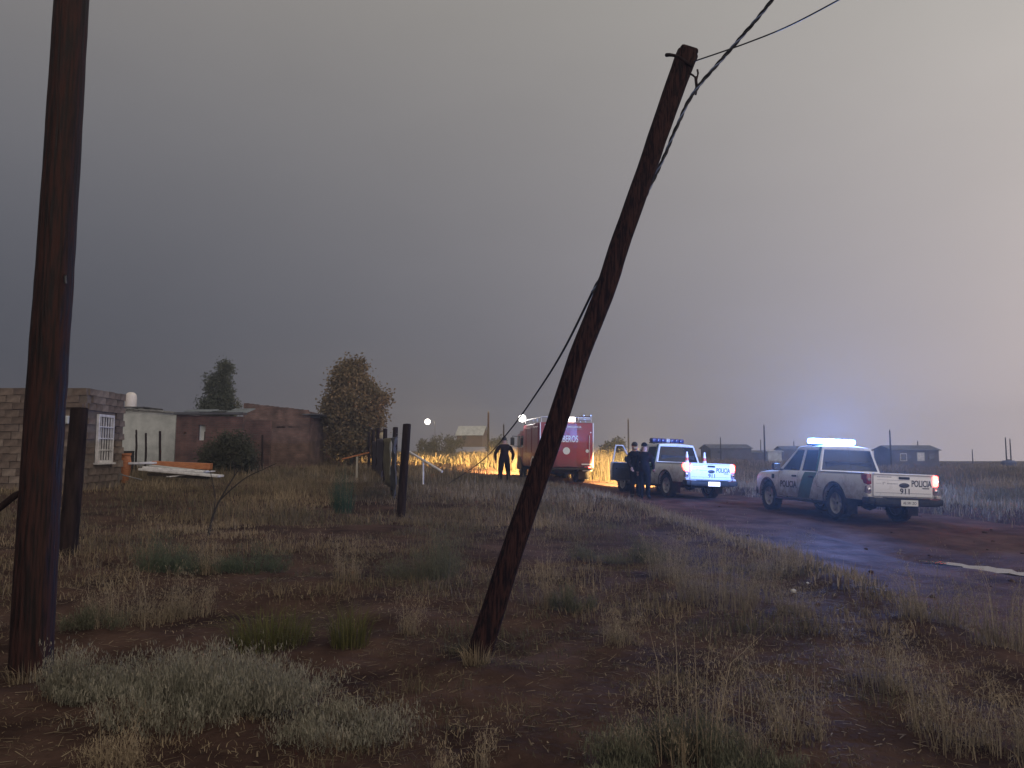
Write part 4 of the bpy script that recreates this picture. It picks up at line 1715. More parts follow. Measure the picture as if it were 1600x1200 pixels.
    for k in range(3):
        g.rbox((2.54, 0, .72 + k * .08), (.03, .98, .025), .008)
    g.build('grille', M['chrome'], T, smooth=40)
    # tailgate
    g = MB()
    g.rbox((-2.815, 0, .865), (.05, 1.47, .495), .022)
    tg = g.build('tailgate', M['tailpaint'], T, smooth=40)
    g = MB()
    g.rbox((-2.838, 0, 1.118), (.085, 1.47, .03), .012)
    g.build('tailgate_cap', M['tailpaint'], tg, smooth=40)
    g = MB()
    g.box((-2.8435, 0, .70), (.004, 1.38, .010))
    g.box((-2.8435, 0, .985), (.004, 1.30, .006))
    g.build('tailgate_crease', M['greyink'], tg)
    g = MB()
    g.rbox((-2.845, -.02, 1.035), (.025, .27, .058), .02)
    g.build('tailgate_handle', M['blackplastic'], tg, smooth=40)
    g = MB()
    g.lathe([(0, 0), (1, 0), (1, .012), (.85, .02), (0, .022)], 24, 'X')
    g.v = [(-2.842 - v[0], -.02 + v[1] * .125, .875 + v[2] * .053) for v in g.v]
    em = g.build('oval_emblem', M['ink'], tg, smooth=40)
    fr = lambda cy, cz: (lambda u, v, w: Vector((-2.8425 - w, cy - u, cz + v)))
    put_text('lettering', 'POLICIA', .20, M['ink'], tg, fr(-.452, .915), bold=.004, width=.50)
    put_text('number', '911', .17, M['ink'], tg, fr(-.05, .735), bold=.004, width=.24)
    g = MB()
    g.rbox((-2.843, -.56, .818), (.004, .17, .022), .006)
    for (y, z, w, h) in ((.475, 1.045, .36, .018), (.52, .89, .12, .012), (.32, .885, .28, .022), (.46, .905, .05, .03)):
        pass
    g.build('badge', M['ink'], tg)
    g = MB()
    for k in range(10):
        g.box((-2.8425, .635 - k * .036, 1.052), (.003, .024, .016 + .006 * (k % 2)))
    for k in range(9):
        g.box((-2.8425, .39 - k * .030, .905), (.003, .02, .016 + .008 * (k % 3 == 0)))
    g.box((-2.8425, .50, .905), (.003, .014, .05))
    g.box((-2.8425, .47, .925), (.003, .05, .008))
    for k in range(4):
        g.box((-2.8425, .66 - k * .03, .905), (.003, .02, .010))
    g.build('faded_print', M['greyink'], tg)
    # tail lights
    for s in (1, -1):
        lit = tails[0 if s == 1 else 1]
        g = MB()
        g.rbox((-2.72, s * .835, .99), (.235, .135, .245), .035)
        tl = g.build('tail_light', M['tail_on'] if lit else M['lamp_red'], T, smooth=40)
        g = MB()
        g.rbox((-2.722, s * .833, .765), (.22, .130, .20), .035)
        g.build('reverse_lens', M['lamp_clear'], tl, smooth=40)
        g = MB()
        g.lathe([(0, 0), (.045, 0), (.04, .012), (0, .016)], 14, 'X')
        g.v = [(-2.836 - v[0], s * .835 + v[1], .985 + v[2]) for v in g.v]
        g.build('bulb', M['tail_hot'] if lit else M['lamp_clear'], tl, smooth=40)
        g = MB()
        g.lathe([(0, 0), (.042, 0), (.036, .012), (0, .016)], 14, 'X')
        g.v = [(-2.832 - v[0], s * .835 + v[1], .765 + v[2]) for v in g.v]
        g.build('bulb', M['chrome'], tl, smooth=40)
    # bed rail caps
    for s in (1, -1):
        g = MB()
        g.rbox((-1.80, s * .848, 1.122), (1.84, .10, .02), .008)
        g.build('bed_rail', M['blackplastic'] if False else M['tpaint'], T)
    # wheels
    for ax in (AX_R, AX_F):
        for s in (1, -1):
            w_ = MB()
            hw_ = .125
            prof = [(.255, -hw_ + .02), (.30, -hw_), (.355, -hw_ + .008), (.378, -hw_ + .035), (.385, -hw_ + .07), (.387, 0), (.385, hw_ - .07), (.378, hw_ - .035), (.355, hw_ - .008), (.30, hw_), (.255, hw_ - .02), (.255, -hw_ + .02)]
            w_.lathe(prof, 36, 'Y', (0, 0, 0), cap=False)
            for k in range(36):                        # tread lugs
                t = 2 * math.pi * k / 36
                rot_ = Euler((0, t, 0)).to_matrix()
                for yy in (-.075, .075):
                    c_ = rot_ @ Vector((0, yy + .012 * (k % 2), .387))
                    w_.box(c_, (.042, .075, .016), rot_)
            w_ob = w_.build('wheel', M['rubber'], T, smooth=45)
            w_ob.location = (ax, s * .785, AZ)
            r_ = MB()
            r_.lathe([(.255, -.10), (.265, -.10), (.27, .085), (.255, .09), (.235, .055), (.235, -.10), (.255, -.10)], 30, 'Y', cap=False)
            r_.lathe([(0, .055), (.065, .055), (.075, .04), (.075, 0), (0, 0)], 18, 'Y')
            r_.lathe([(0, -.02), (.235, -.02), (.235, -.03), (0, -.03)], 24, 'Y')
            for k in range(6):
                t = 2 * math.pi * k / 6 + .2
                rot_ = Euler((0, t, 0)).to_matrix()
                r_.rbox(rot_ @ Vector((0, .035, .15)), (.065, .035, .20), .012, rot_)
            if s == -1:
                r_.v = [(v[0], -v[1], v[2]) for v in r_.v]
            r_.build('rim', M['rim'], w_ob, smooth=40)
            h_ = MB()
            h_.lathe([(0, s * .062), (.03, s * .062), (.035, s * .05), (.035, s * .02), (0, s * .02)], 14, 'Y')
            h_.build('hub', M['underbody'], w_ob)
    # light bar
    zb_ = 1.80
    bx_ = -.02
    g = MB()
    g.rbox((bx_, 0, zb_), (.26, 1.26, .035), .012)
    for s in (1, -1):
        g.rbox((bx_, s * .5, zb_ - .03), (.08, .06, .06), .01)
    lb = g.build('light_bar', M['blackplastic'], T, smooth=40)
    for k in range(7):
        y = -.54 + k * .18
        g = MB()
        g.rbox((bx_, y, zb_ + .092), (.27, .178, .15), .05)
        if bar_lit:
            m_ = M['blue_hot'] if k in (2, 3, 4) else M['blue_on']
        else:
            m_ = M['blue_lens'] if k != 3 else M['clear_lens']
        g.build('lens', m_, lb, smooth=40)
    if bar_lit:
        for y in (-.45, 0, .45):
            ld = bpy.data.lights.new('blue_lamp', 'POINT')
            ld.energy = 1250
            ld.color = (.16, .34, 1.0)
            ld.shadow_soft_size = .11
            lo_ = bpy.data.objects.new('blue_lamp', ld)
            COL.objects.link(lo_)
            lo_.parent = lb
            lo_.location = (bx_, y, zb_ + .285)
    # headlight beams
    if lamp_k:
        for s in (1, -1):
            ld = bpy.data.lights.new('headlight_beam', 'SPOT')
            ld.energy = lamp_k
            ld.color = (1.0, .70, .28)
            ld.spot_size = R(40)
            ld.spot_blend = .5
            ld.shadow_soft_size = .06
            lo_ = bpy.data.objects.new('headlight_beam', ld)
            COL.objects.link(lo_)
            lo_.parent = T
            lo_.location = (2.62, s * .68, .90)
            lo_.rotation_euler = Vector((-1, math.tan(R(29)), .02)).to_track_quat('Z', 'Y').to_euler()
    if door_open:
        # the open left front door, hung on its front edge
        D = []
        g = MB()
        nx_, nz_ = 10, 8
        vo, vi = [], []
        for a in range(nx_ + 1):
            for c_ in range(nz_ + 1):
                x = 1.0 - .94 * a / nx_
                z = .44 + (1.085 - .44) * c_ / nz_
                vo.append(Vector((x - 1.0, tw_side(x, z) - tw_side(1.0, .8), z)))
                vi.append(Vector((x - 1.0, tw_side(x, z) - tw_side(1.0, .8) - .09, z)))
        def gridf(off, flip):
            f_ = []
            for a in range(nx_):
                for c_ in range(nz_):
                    j = off + a * (nz_ + 1) + c_
                    q = (j, j + 1, j + nz_ + 2, j + nz_ + 1)
                    f_.append(q if not flip else tuple(reversed(q)))
            return f_
        N_ = len(vo)
        g.add(vo, gridf(0, False))
        edge = []
        ring = [a * (nz_ + 1) for a in range(nx_ + 1)] + [nx_ * (nz_ + 1) + c_ for c_ in range(1, nz_ + 1)] + \
               [a * (nz_ + 1) + nz_ for a in range(nx_ - 1, -1, -1)] + [c_ for c_ in range(nz_ - 1, 0, -1)]
        vs_ = [vo[i] for i in ring] + [vi[i] for i in ring]
        n_ = len(ring)
        g.add(vs_, [(i, (i + 1) % n_, n_ + (i + 1) % n_, n_ + i) for i in range(n_)])
        # window frame of the door
        def dp(u, v):
            p = P(u, v, 1)
            return Vector((p.x - 1.0, p.y - tw_side(1.0, .8), p.z))
        loop = [dp(1, 0), dp(1, .88), dp(2, .88), dp(2, 0)]
        loop[1] = dp(1, .9)
        loop[2] = dp(2, .9)
        g.tube([loop[0], loop[1], loop[2], loop[3]], .028, 6)
        dr = g.build('door', M['tpaint'], T, smooth=40)
        dr.location = (1.0, tw_side(1.0, .8), 0)
        dr.rotation_euler = (0, 0, -R(72))
        g = MB()
        ins = []
        for a in range(nx_ + 1):
            for c_ in range(nz_ + 1):
                p = vi[a * (nz_ + 1) + c_].copy()
                p.y -= .012
                p.x = -.47 + (p.x + .47) * .93
                p.z = .76 + (p.z - .76) * .92
                ins.append(p)
        g.add(ins, gridf(0, True))
        g.rbox((-.45, vi[40].y - .03, .86), (.6, .07, .06), .02)
        g.build('door_lining', M['blackplastic'], dr)
        g = MB()
        wall_poly(g, loop, (0, .006, 0))
        gl = g.build('door_glass', M['doorglass'], dr)
        put_text('lettering', 'POLICIA', .235, M['ink'], dr,
                 lambda u, v, w: Vector((-.5 - u, tw_side(.5 - u, .735 + v) - tw_side(1.0, .8) + .004 + w, .735 + v)), bold=.006, squeeze=.95)
    return T


M['doorglass'] = bpy.data.materials.new('doorglass')
M['doorglass'].use_nodes = True
_nt = M['doorglass'].node_tree
_tb = _nt.nodes.new('ShaderNodeBsdfTransparent')
_tb.inputs[0].default_value = (.75, .78, .8, 1)
_gb = _nt.nodes.new('ShaderNodeBsdfGlossy')
_gb.inputs['Roughness'].default_value = .03
_mx = _nt.nodes.new('ShaderNodeMixShader')
_mx.inputs[0].default_value = .12
_nt.links.new(_tb.outputs[0], _mx.inputs[1])
_nt.links.new(_gb.outputs[0], _mx.inputs[2])
_nt.links.new(_mx.outputs[0], _nt.nodes['Material Output'].inputs['Surface'])


def veh_loc(RL, a, hl, hw_):
    s, c = math.sin(a), math.cos(a)
    return (RL[0] - hl * s + hw_ * c, RL[1] + hl * c + hw_ * s)


a1 = R(9.5)
x, y = veh_loc((7.85, 17.3), a1, 2.8, .93)
make_pickup('police_pickup', 'white and green police pickup with blazing blue roof lights, nearest on the road', (x, y, road_z(x, y) - .0), (R(2.2), 0, R(90) + a1),
            False, True, (False, True), 'AE 591 ZO', 0)
a2 = R(18)
x2, y2 = veh_loc((5.36, 24.2), a2, 2.8, .93)
make_pickup('police_pickup', 'white police pickup with open front door, lit red tail lights and cones in its bed', (x2, y2, road_z(x2, y2) + .0), (R(2.2), 0, R(90) + a2),
            True, False, (True, True), 'AE 591 ZO', 110000)


# ---- traffic cones standing in the bed of the second pickup
def cone(x, y, z, rot, label):
    o = empty('traffic_cone', (x, y, z), rot)
    tag(o, label, 'traffic cone', 'traffic cones in the truck bed')
    MB().rbox((0, 0, .015), (.28, .28, .03), .01).build('base', M['cone_o'], o)
    MB().lathe([(.115, .03), (.075, .38)], 18).build('body', M['cone_o'], o, smooth=40)
    MB().lathe([(.076, .38), (.061, .50)], 18).build('reflective_band', M['cone_w'], o, smooth=40)
    MB().lathe([(.061, .50), (.048, .60)], 18).build('body', M['cone_o'], o, smooth=40)
    MB().lathe([(.048, .60), (.036, .70)], 18).build('reflective_band', M['cone_w'], o, smooth=40)
    MB().lathe([(.036, .70), (.028, .78), (.0, .785)], 18).build('tip', M['cone_w'], o, smooth=40)


M['cone_o'] = mat('cone_o', (.62, .11, .07), (.7, .16, .10), 5, .5)
M['cone_w'] = mat('cone_w', (.75, .72, .72), rough=.35)
mw = Matrix.Translation((x2, y2, road_z(x2, y2))) @ Euler((R(2.2), 0, R(90) + a2)).to_matrix().to_4x4()
for ly, lab in ((.62, 'orange and white cone at the left of the truck bed'), (-.02, 'orange and white cone in the middle of the truck bed')):
    p = mw @ Vector((-2.45, ly, .70))
    cone(p.x, p.y, p.z, (R(2.2), 0, a2), lab)

# ================================================================== fire engine
a3 = R(8.5)
x3, y3 = veh_loc((1.155, 33.0), a3, 3.3, 1.2)
FT = empty('fire_engine', (x3, y3, road_z(x3, y3) - .02), (R(.6), 0, R(90) + a3))
tag(FT, 'red fire engine with white lettering on its rear, half hidden by the leaning pole', 'fire engine')
M['fred'] = paint('fred', (.23, .016, .040), (.11, .06, .055), .4, 1.2, rough=.28)
M['fwhite'] = mat('fwhite', (.75, .73, .74), rough=.4)
M['sticker'] = mat('sticker', (.66, .74, .78), rough=.45)
M['alu'] = mat('alu', (.35, .35, .36), (.5, .5, .5), 8, .35, metal=.8)
M['shutter'] = mat('shutter', (.16, .13, .13), (.24, .2, .2), 5, .5)
g = MB()
g.rbox((-1.15, 0, 1.62), (4.3, 2.40, 1.95), .06)
g.build('body', M['fred'], FT, smooth=40)
g = MB()
g.rbox((2.15, 0, 1.45), (2.2, 2.30, 1.6), .14)
g.rbox((2.10, 0, 2.28), (1.9, 2.12, .22), .09)
cabo = g.build('cab', M['fred'], FT, smooth=40)
for s in (1, -1):
    for (x, w) in ((1.60, .72), (2.52, .74)):
        g = MB()
        g.rbox((x, s * 1.152, 1.82), (w, .012, .58), .005)
        g.build('side_window', M['tglass'], cabo)
    g = MB()
    for x in (1.17, 2.07, 3.0):
        g.box((x, s * 1.1525, 1.35), (.012, .006, 1.2))
    g.build('door_seam', M['darkvoid'], cabo)
    for x in (-2.35, -.75, .42):
        w = 1.35 if x < 0 else .75
        sh = MB()
        sh.rbox((x, s * 1.205, 1.85), (w, .02, 1.15), .008)
        sho = sh.build('roller_shutter', M['fred'] if s == 1 else M['shutter'], FT)
        sl = MB()
        for k in range(10):
            sl.rbox((x, s * 1.217, 1.35 + k * .11), (w - .08, .012, .095), .004)
        sl.build('slats', M['fred'] if s == 1 else M['shutter'], sho)
    # corner strips at the rear
    g = MB()
    g.rbox((-3.305, s * 1.165, 1.62), (.035, .05, 1.93), .01)
    g.build('corner_strip', M['fwhite'], FT)
    g = MB()
    g.tube([(-3.36, s * .98, 1.0), (-3.38, s * .98, 1.1), (-3.38, s * .98, 1.95), (-3.36, s * .98, 2.05)], .017, 8)
    g.build('grab_rail', M['alu'], FT, smooth=50)
    # mirror
    g = MB()
    g.rbox((3.02, s * 1.42, 1.85), (.10, .20, .40), .03)
    g.tube([(3.05, s * 1.15, 2.1), (3.05, s * 1.42, 2.12), (3.04, s * 1.42, 1.95)], .018, 6)
    g.tube([(3.05, s * 1.15, 1.6), (3.04, s * 1.42, 1.62)], .018, 6)
    g.build('mirror', M['blackplastic'], cabo, smooth=40)
    # rear lamps
    g = MB()
    g.rbox((-3.34, s * .92, .66), (.06, .34, .12), .02)
    lamp = g.build('tail_light', M['tail_ft'] if False else M['lamp_red'], FT, smooth=40)
    g = MB()
    g.rbox((-3.372, s * 1.0, .66), (.02, .12, .09), .01)
    g.build('bulb', M['tail_on'] if s == -1 else M['lamp_red'], lamp)
    g = MB()
    g.rbox((-3.345, s * .90, .80), (.05, .52, .055), .01)
    g.build('reflector_board', M['fwhite'], FT)
    g = MB()
    g.rbox((-3.345, s * .90, .535), (.05, .42, .055), .01)
    g.build('reflector_board', M['fwhite'], FT)
    # wheels
    for ax in (-1.75, 2.15):
        rr, hw_ = .48, (.25 if ax < 0 else .14)
        w_ = MB()
        w_.lathe([(.28, -hw_), (.40, -hw_), (.46, -hw_ + .03), (rr, -hw_ + .07), (rr, -.015), (rr - .04, -.01), (rr - .04, .01), (rr, .015), (rr, hw_ - .07), (.46, hw_ - .03), (.40, hw_), (.28, hw_), (.28, -hw_)], 32, 'Y', cap=False)
        for k in range(30):
            t = 2 * math.pi * k / 30
            rot_ = Euler((0, t, 0)).to_matrix()
            for yy in (-hw_ * .6, hw_ * .6):
                w_.box(rot_ @ Vector((0, yy, rr)), (.06, hw_ * .55, .025), rot_)
        wo_ = w_.build('wheel', M['rubber'], FT, smooth=45)
        wo_.location = (ax, s * (1.16 - hw_ - .02), .48)
        r_ = MB()
        r_.lathe([(0, s * (hw_ - .09)), (.12, s * (hw_ - .06)), (.14, s * (hw_ - .1)), (.25, s * (hw_ - .12)), (.28, s * (hw_ - .02)), (.285, s * (hw_ - .02)), (.285, -s * (hw_ - .03)), (0, -s * (hw_ - .03))], 24, 'Y')
        r_.build('rim', M['alu'], wo_, smooth=40)
        g = MB()
        po, pi_ = [], []
        for k in range(21):
            t = math.pi * (k / 20)
            po.append((ax + .66 * math.cos(t), s * 1.208, .48 + .66 * math.sin(t)))
            pi_.append((ax + .56 * math.cos(t), s * 1.208, .48 + .56 * math.sin(t)))
        g.add(po + pi_, [(k, k + 1, 21 + k + 1, 21 + k) for k in range(20)])
        vs_ = [(p[0], s * 1.205, p[2]) for p in pi_] + [(p[0], s * .7, p[2]) for p in pi_]
        g.add(vs_, [(k, k + 1, 21 + k + 1, 21 + k) for k in range(20)])
        g.build('fender', M['fwhite'] if ax < 0 else M['blackplastic'], FT)
        g = MB()
        cc = [(ax + .555 * math.cos(math.pi * k / 20), s * 1.206, .48 + .555 * math.sin(math.pi * k / 20)) for k in range(21)]
        g.add(cc, [tuple(range(21))])
        g.build('wheel_well', M['darkvoid'], FT)
    g = MB()
    g.box((-2.48, s * .95, .35), (.02, .48, .45))
    g.build('mud_flap', M['rubber'], FT)
g = MB()
g.rbox((-3.34, 0, .60), (.20, 2.3, .10), .03)
g.build('rear_bumper', M['blackplastic'], FT, smooth=40)
g = MB()
g.box((-.1, 0, .62), (6.2, .9, .16))
g.tube([(-1.75, -.9, .48), (-1.75, .9, .48)], .09, 10)
g.lathe([(0, -.3), (.16, -.24), (.24, 0), (.16, .24), (0, .3)], 14, 'Y', (-1.75, 0, .48))
g.box((-2.6, .1, .52), (.6, .7, .25))
g.box((.3, 0, .50), (1.0, 1.9, .4))
g.build('underbody', M['underbody'], FT)
g = MB()
g.rbox((3.28, 0, .62), (.24, 2.3, .36), .06)
g.build('front_bumper', M['fwhite'], FT, smooth=40)
g = MB()
g.rbox((3.255, 0, 1.86), (.02, 2.0, .66), .008)
g.build('windshield', M['tglass'], cabo)
for s in (1, -1):
    g = MB()
    g.lathe([(0, 0), (.11, 0), (.10, .04), (0, .05)], 16, 'X', (3.40, s * .85, .72))
    g.build('headlight', M['head_on'], FT, smooth=40)
# rear details
g = MB()
g.rbox((-3.312, .72, 2.28), (.02, .50, .46), .008)
wdo = g.build('rear_window', M['sticker'], FT)
g = MB()
g.rbox((-3.318, 0, 1.62), (.02, .9, 1.86), .006)
dr = g.build('rear_door', M['fred'], FT)
g = MB()
g.rbox((-3.335, .38, 1.45), (.03, .05, .18), .01)
g.build('handle', M['alu'], dr)
ff = lambda cy, cz: (lambda u, v, w: Vector((-3.3335 - w, cy - u, cz + v)))
put_text('lettering', 'BOMBEROS', .40, M['sticker'], FT, ff(.11, 1.87), bold=.008, width=1.2)
put_text('small_lettering', 'EMERGENCIA', .125, M['sticker'], FT, ff(-.32, 2.40), bold=.002, width=.62)
g = MB()
g.box((-3.334, -.32, 2.31), (.003, .72, .014))
g.build('underline', M['greyink'], FT)
for (cy, cz, r) in ((.02, 1.37, .155), (-.90, 1.37, .075), (-1.05, 2.17, .03), (-.60, 1.42, .12)):
    if r == .12:
        continue
    g = MB()
    g.lathe([(0, 0), (1, 0), (1, .006), (0, .008)], 22, 'X')
    g.v = [(-3.331 - v[0], cy + v[1] * r, cz + v[2] * r) for v in g.v]
    g.build('round_sticker', M['sticker'], FT)
# roof rack, ladder, lamps
g = MB()
for s in (1, -1):
    g.tube([(-3.2, s * 1.1, 2.60), (-3.2, s * 1.1, 2.82), (.9, s * 1.1, 2.82), (.9, s * 1.1, 2.60)], .025, 8)
    for x in (-2.2, -1.2, -.2):
        g.tube([(x, s * 1.1, 2.60), (x, s * 1.1, 2.82)], .018, 6)
g.tube([(-3.2, -1.1, 2.82), (-3.2, 1.1, 2.82)], .025, 8)
g.build('roof_rail', M['alu'], FT, smooth=50)
g = MB()
for s in (.75, 1.05):
    g.tube([(-3.35, -s, 2.90), (.8, -s, 2.93)], .03, 8)
for k in range(13):
    g.tube([(-3.2 + k * .32, -.75, 2.90), (-3.2 + k * .32, -1.05, 2.90)], .018, 6)
g.build('ladder', M['alu'], FT, smooth=50)
g = MB()
g.rbox((-3.22, -.12, 2.73), (.14, .52, .20), .04)
g.build('beacon', emat('beacon_on', (1.0, .90, .82), 7), FT, smooth=40)
g = MB()
g.rbox((-3.20, -.80, 2.74), (.18, .55, .14), .05)
g.build('beacon', M['clear_lens'], FT, smooth=40)
for s in (1, -1):
    g = MB()
    g.rbox((1.9, s * .55, 2.47), (.3, .6, .14), .05)
    g.build('beacon', M['blue_lens'], cabo, smooth=40)
g = MB()
g.tube([(.75, 1.05, 2.55), (.75, 1.22, 2.72), (.75, 1.30, 2.80)], .03, 8)
ml = g.build('work_lamp', M['blackplastic'], FT, smooth=50)
q = Vector((.72, 1.30, 2.92))
g = MB()
prof = [(.18 * math.sin(math.pi * k / 16), -.18 * math.cos(math.pi * k / 16)) for k in range(17)]
prof[0] = (0, prof[0][1])
prof[-1] = (0, prof[-1][1])
g.lathe(prof, 32, 'Z', tuple(q))
g.build('globe', emat('globe_on', (1.0, .97, .92), 45), ml, smooth=60)
for s in (1, -1):
    ld = bpy.data.lights.new('headlight_beam', 'SPOT')
    ld.energy = 110000
    ld.color = (1.0, .66, .25)
    ld.spot_size = R(75)
    ld.spot_blend = .6
    ld.shadow_soft_size = .08
    lo_ = bpy.data.objects.new('headlight_beam', ld)
    COL.objects.link(lo_)
    lo_.parent = FT
    lo_.location = (3.48, s * .85, .75)
    lo_.rotation_euler = Vector((-1, -.38, .17)).to_track_quat('Z', 'Y').to_euler()

# ================================================================== street lamp far left of the engine
q = at(668, 659, 92)
SL = empty('street_lamp', (q.x + .9, 92, gz(q.x + .9, 92)))
tag(SL, 'glowing white street lamp above the field, left of the fire engine', 'street lamp')
hz = q.z - SL.location.z
MB().tube([(0, 0, -.2), (0, 0, hz * .6), (0, 0, hz - .1), (-.25, 0, hz + .12), (-.9, 0, hz + .12)], [.05, .045, .035, .03, .028], 8).build('mast', M['steel'], SL, smooth=50)
prof = [(.34 * math.sin(math.pi * k / 16), -.34 * math.cos(math.pi * k / 16)) for k in range(17)]
prof[0] = (0, prof[0][1])
prof[-1] = (0, prof[-1][1])
MB().lathe(prof, 28, 'Z', (-.9, 0, hz)).build('lamp_globe', emat('street_on', (1.0, .93, .82), 40), SL, smooth=60)


# ================================================================== people
M['skin'] = mat('skin', (.30, .17, .12), rough=.6)
M['navy'] = mat('navy', (.004, .0045, .006), (.009, .010, .013), 12, .95, spec=.05)
M['black_cloth'] = mat('black_cloth', (.004, .004, .004), (.010, .009, .010), 12, .95, spec=.05)
M['maroon_cloth'] = mat('maroon_cloth', (.008, .004, .005), (.018, .009, .010), 10, .95, spec=.05)
M['boot'] = mat('boot', (.008, .007, .007), rough=.5)
M['hair'] = mat('hair', (.008, .007, .006), rough=.7)
M['reflect'] = mat('reflect', (.45, .42, .40), rough=.4)
M['mask'] = mat('mask', (.55, .57, .62), rough=.8)


def person(label, x, y, rz, arms, top_m, leg_m, stance=.11, twist=0.0, tilt=0.0, mask=False, cap=False, stripes=False, shorts=False, H=1.75, group=None, z=None, bulk=1.16):
    """x forward, y left; arms = ((elbow L, hand L), (elbow R, hand R))"""
    zz = gz(x, y) if z is None else z
    T = empty('person', (x, y, zz), (0, 0, rz))
    tag(T, label, 'person', group)
    k = H / 1.75
    J, E, Rd = [], [], []

    def j(p, r, parent=None, r2=None):
        J.append(Vector(p) * k)
        bk = bulk if r < .2 and p[2] < 1.45 else 1.16
        Rd.append((r * k * bk, (r2 or r) * k * bk))
        if parent is not None:
            E.append((parent, len(J) - 1))
        return len(J) - 1

    pel = j((0, 0, .96), .155, None, .125)
    wa = j((0, 0, 1.10), .160, pel, .125)
    ch = j((.01, 0, 1.30), .175, wa, .125)
    up = j((0, 0, 1.42), .150, ch, .105)
    nk = j((0, 0, 1.51), .060, up)
    hd = j((.015, 0, 1.59), .078, nk, .088)
    ht = j((.01 + tilt, 0, 1.69), .078, hd, .092)
    hands = []
    for s, (el, ha) in ((1, arms[0]), (-1, arms[1])):
        sh = j((0, s * .185, 1.41), .070, up)
        e_ = j((el[0], s * el[1], el[2]), .052, sh)
        w_ = j((ha[0], s * ha[1], ha[2]), .040, e_)
        d = (Vector(ha) - Vector(el)).normalized()
        hp_ = Vector((ha[0], s * ha[1], ha[2])) + Vector((d.x, s * d.y, d.z)) * .09
        h_ = j(hp_, .042, w_, .026)
        hands.append((J[w_], J[h_], s))
        hip = j((0, s * .09, .88), .105, pel)
        kn = j((.03, s * stance, .50), .075 if not shorts else .085, hip)
        an = j((-.01, s * (stance + .01), .11), .055, kn)
        toe = j((.12, s * (stance + .035), .045), .048, an, .04)
    me = bpy.data.meshes.new('body')
    me.from_pydata([tuple(p) for p in J], E, [])
    o = bpy.data.objects.new('body', me)
    COL.objects.link(o)
    sk = o.modifiers.new('skin', 'SKIN')
    sk.use_smooth_shade = True
    for i, d in enumerate(me.skin_vertices[0].data):
        d.radius = Rd[i]
        d.use_root = (i == pel)
    ss = o.modifiers.new('sub', 'SUBSURF')
    ss.levels = ss.render_levels = 2
    dg = bpy.context.evaluated_depsgraph_get()
    nm = bpy.data.meshes.new_from_object(o.evaluated_get(dg))
    bpy.data.objects.remove(o)
    nm.materials.clear()
    for m_ in (top_m, leg_m, M['skin'], M['boot']):
        nm.materials.append(m_)
    for p in nm.polygons:
        c = p.center
        mi = 0
        if c.z > 1.50 * k:
            mi = 2
        elif c.z < .13 * k:
            mi = 3
        elif c.z < .93 * k and abs(c.y) < .30 * k:
            mi = 1
        if shorts and .13 * k <= c.z < .42 * k:
            mi = 2
        for (w_, h_, s) in hands:
            if (c - h_).length < .075 * k:
                mi = 2
        p.material_index = mi
        p.use_smooth = True
    body = link_mesh('body', nm, T)
    # fingers
    for (w_, h_, s) in hands:
        d = (h_ - w_).normalized()
        side = d.cross(Vector((1, 0, 0)))
        side = side.normalized() if side.length > .1 else Vector((0, 1, 0))
        f = MB()
        for q_, ln in ((-.024, .065), (-.008, .078), (.008, .074), (.024, .058)):
            b_ = h_ + side * q_
            f.tube([b_ + d * .01, b_ + d * (.01 + ln * .5), b_ + d * (.01 + ln) + Vector((.012, 0, 0))], [.010, .009, .007], 6)
        b_ = h_ - d * .03 + side * .03
        f.tube([b_, b_ + d * .035 + side * .02, b_ + d * .065 + side * .022], [.012, .010, .008], 6)
        f.build('fingers', M['skin'], T, smooth=60)
    # head details
    hc = J[ht]
    h_ = MB()
    prof = [(.098 * math.sin(math.pi * q_ / 14) * k, -.10 * math.cos(math.pi * q_ / 14) * k) for q_ in range(6, 15)]
    prof[-1] = (0, prof[-1][1])
    h_.lathe(prof, 16, 'Z', tuple(hc + Vector((-.012, 0, .012)) * k))
    if cap:
        h_.rbox(hc + Vector((.10, 0, .03)) * k, (.12 * k, .15 * k, .015 * k), .006)
        h_.build('cap', top_m, T, smooth=50)
    else:
        h_.lathe([(.088 * k, -.03 * k), (.10 * k, .02 * k), (.094 * k, .05 * k)], 16, 'Z', tuple(hc + Vector((-.022, 0, -.01)) * k))
        h_.build('hair', M['hair'], T, smooth=50)
    n_ = MB()
    n_.rbox(hc + Vector((.092, 0, -.055)) * k, (.03, .026, .045), .01)
    n_.build('nose', M['skin'], T, smooth=50)
    for s in (1, -1):
        n_ = MB()
        n_.rbox(hc + Vector((.080, s * .032, -.03)) * k, (.016, .024, .014), .005)
        n_.build('eye', M['hair'], T)
        n_ = MB()
        n_.rbox(hc + Vector((.0, s * .086, -.05)) * k, (.035, .018, .055), .008)
        n_.build('ear', M['skin'], T, smooth=50)
    n_ = MB()
    if mask:
        n_.rbox(hc + Vector((.066, 0, -.095)) * k, (.07, .12, .085), .03)
        n_.build('face_mask', M['mask'], T, smooth=50)
    else:
        n_.rbox(hc + Vector((.086, 0, -.098)) * k, (.012, .045, .012), .004)
        n_.build('mouth', mat('lip', (.2, .07, .06), rough=.6), T)
    # belt, hem
    b_ = MB()
    b_.lathe([(1.0, -.025), (1.04, -.02), (1.04, .02), (1.0, .025)], 24)
    b_.v = [(v[0] * .118 * k, v[1] * .150 * k, v[2] + .97 * k) for v in b_.v]
    b_.build('belt', M['boot'], T, smooth=50)
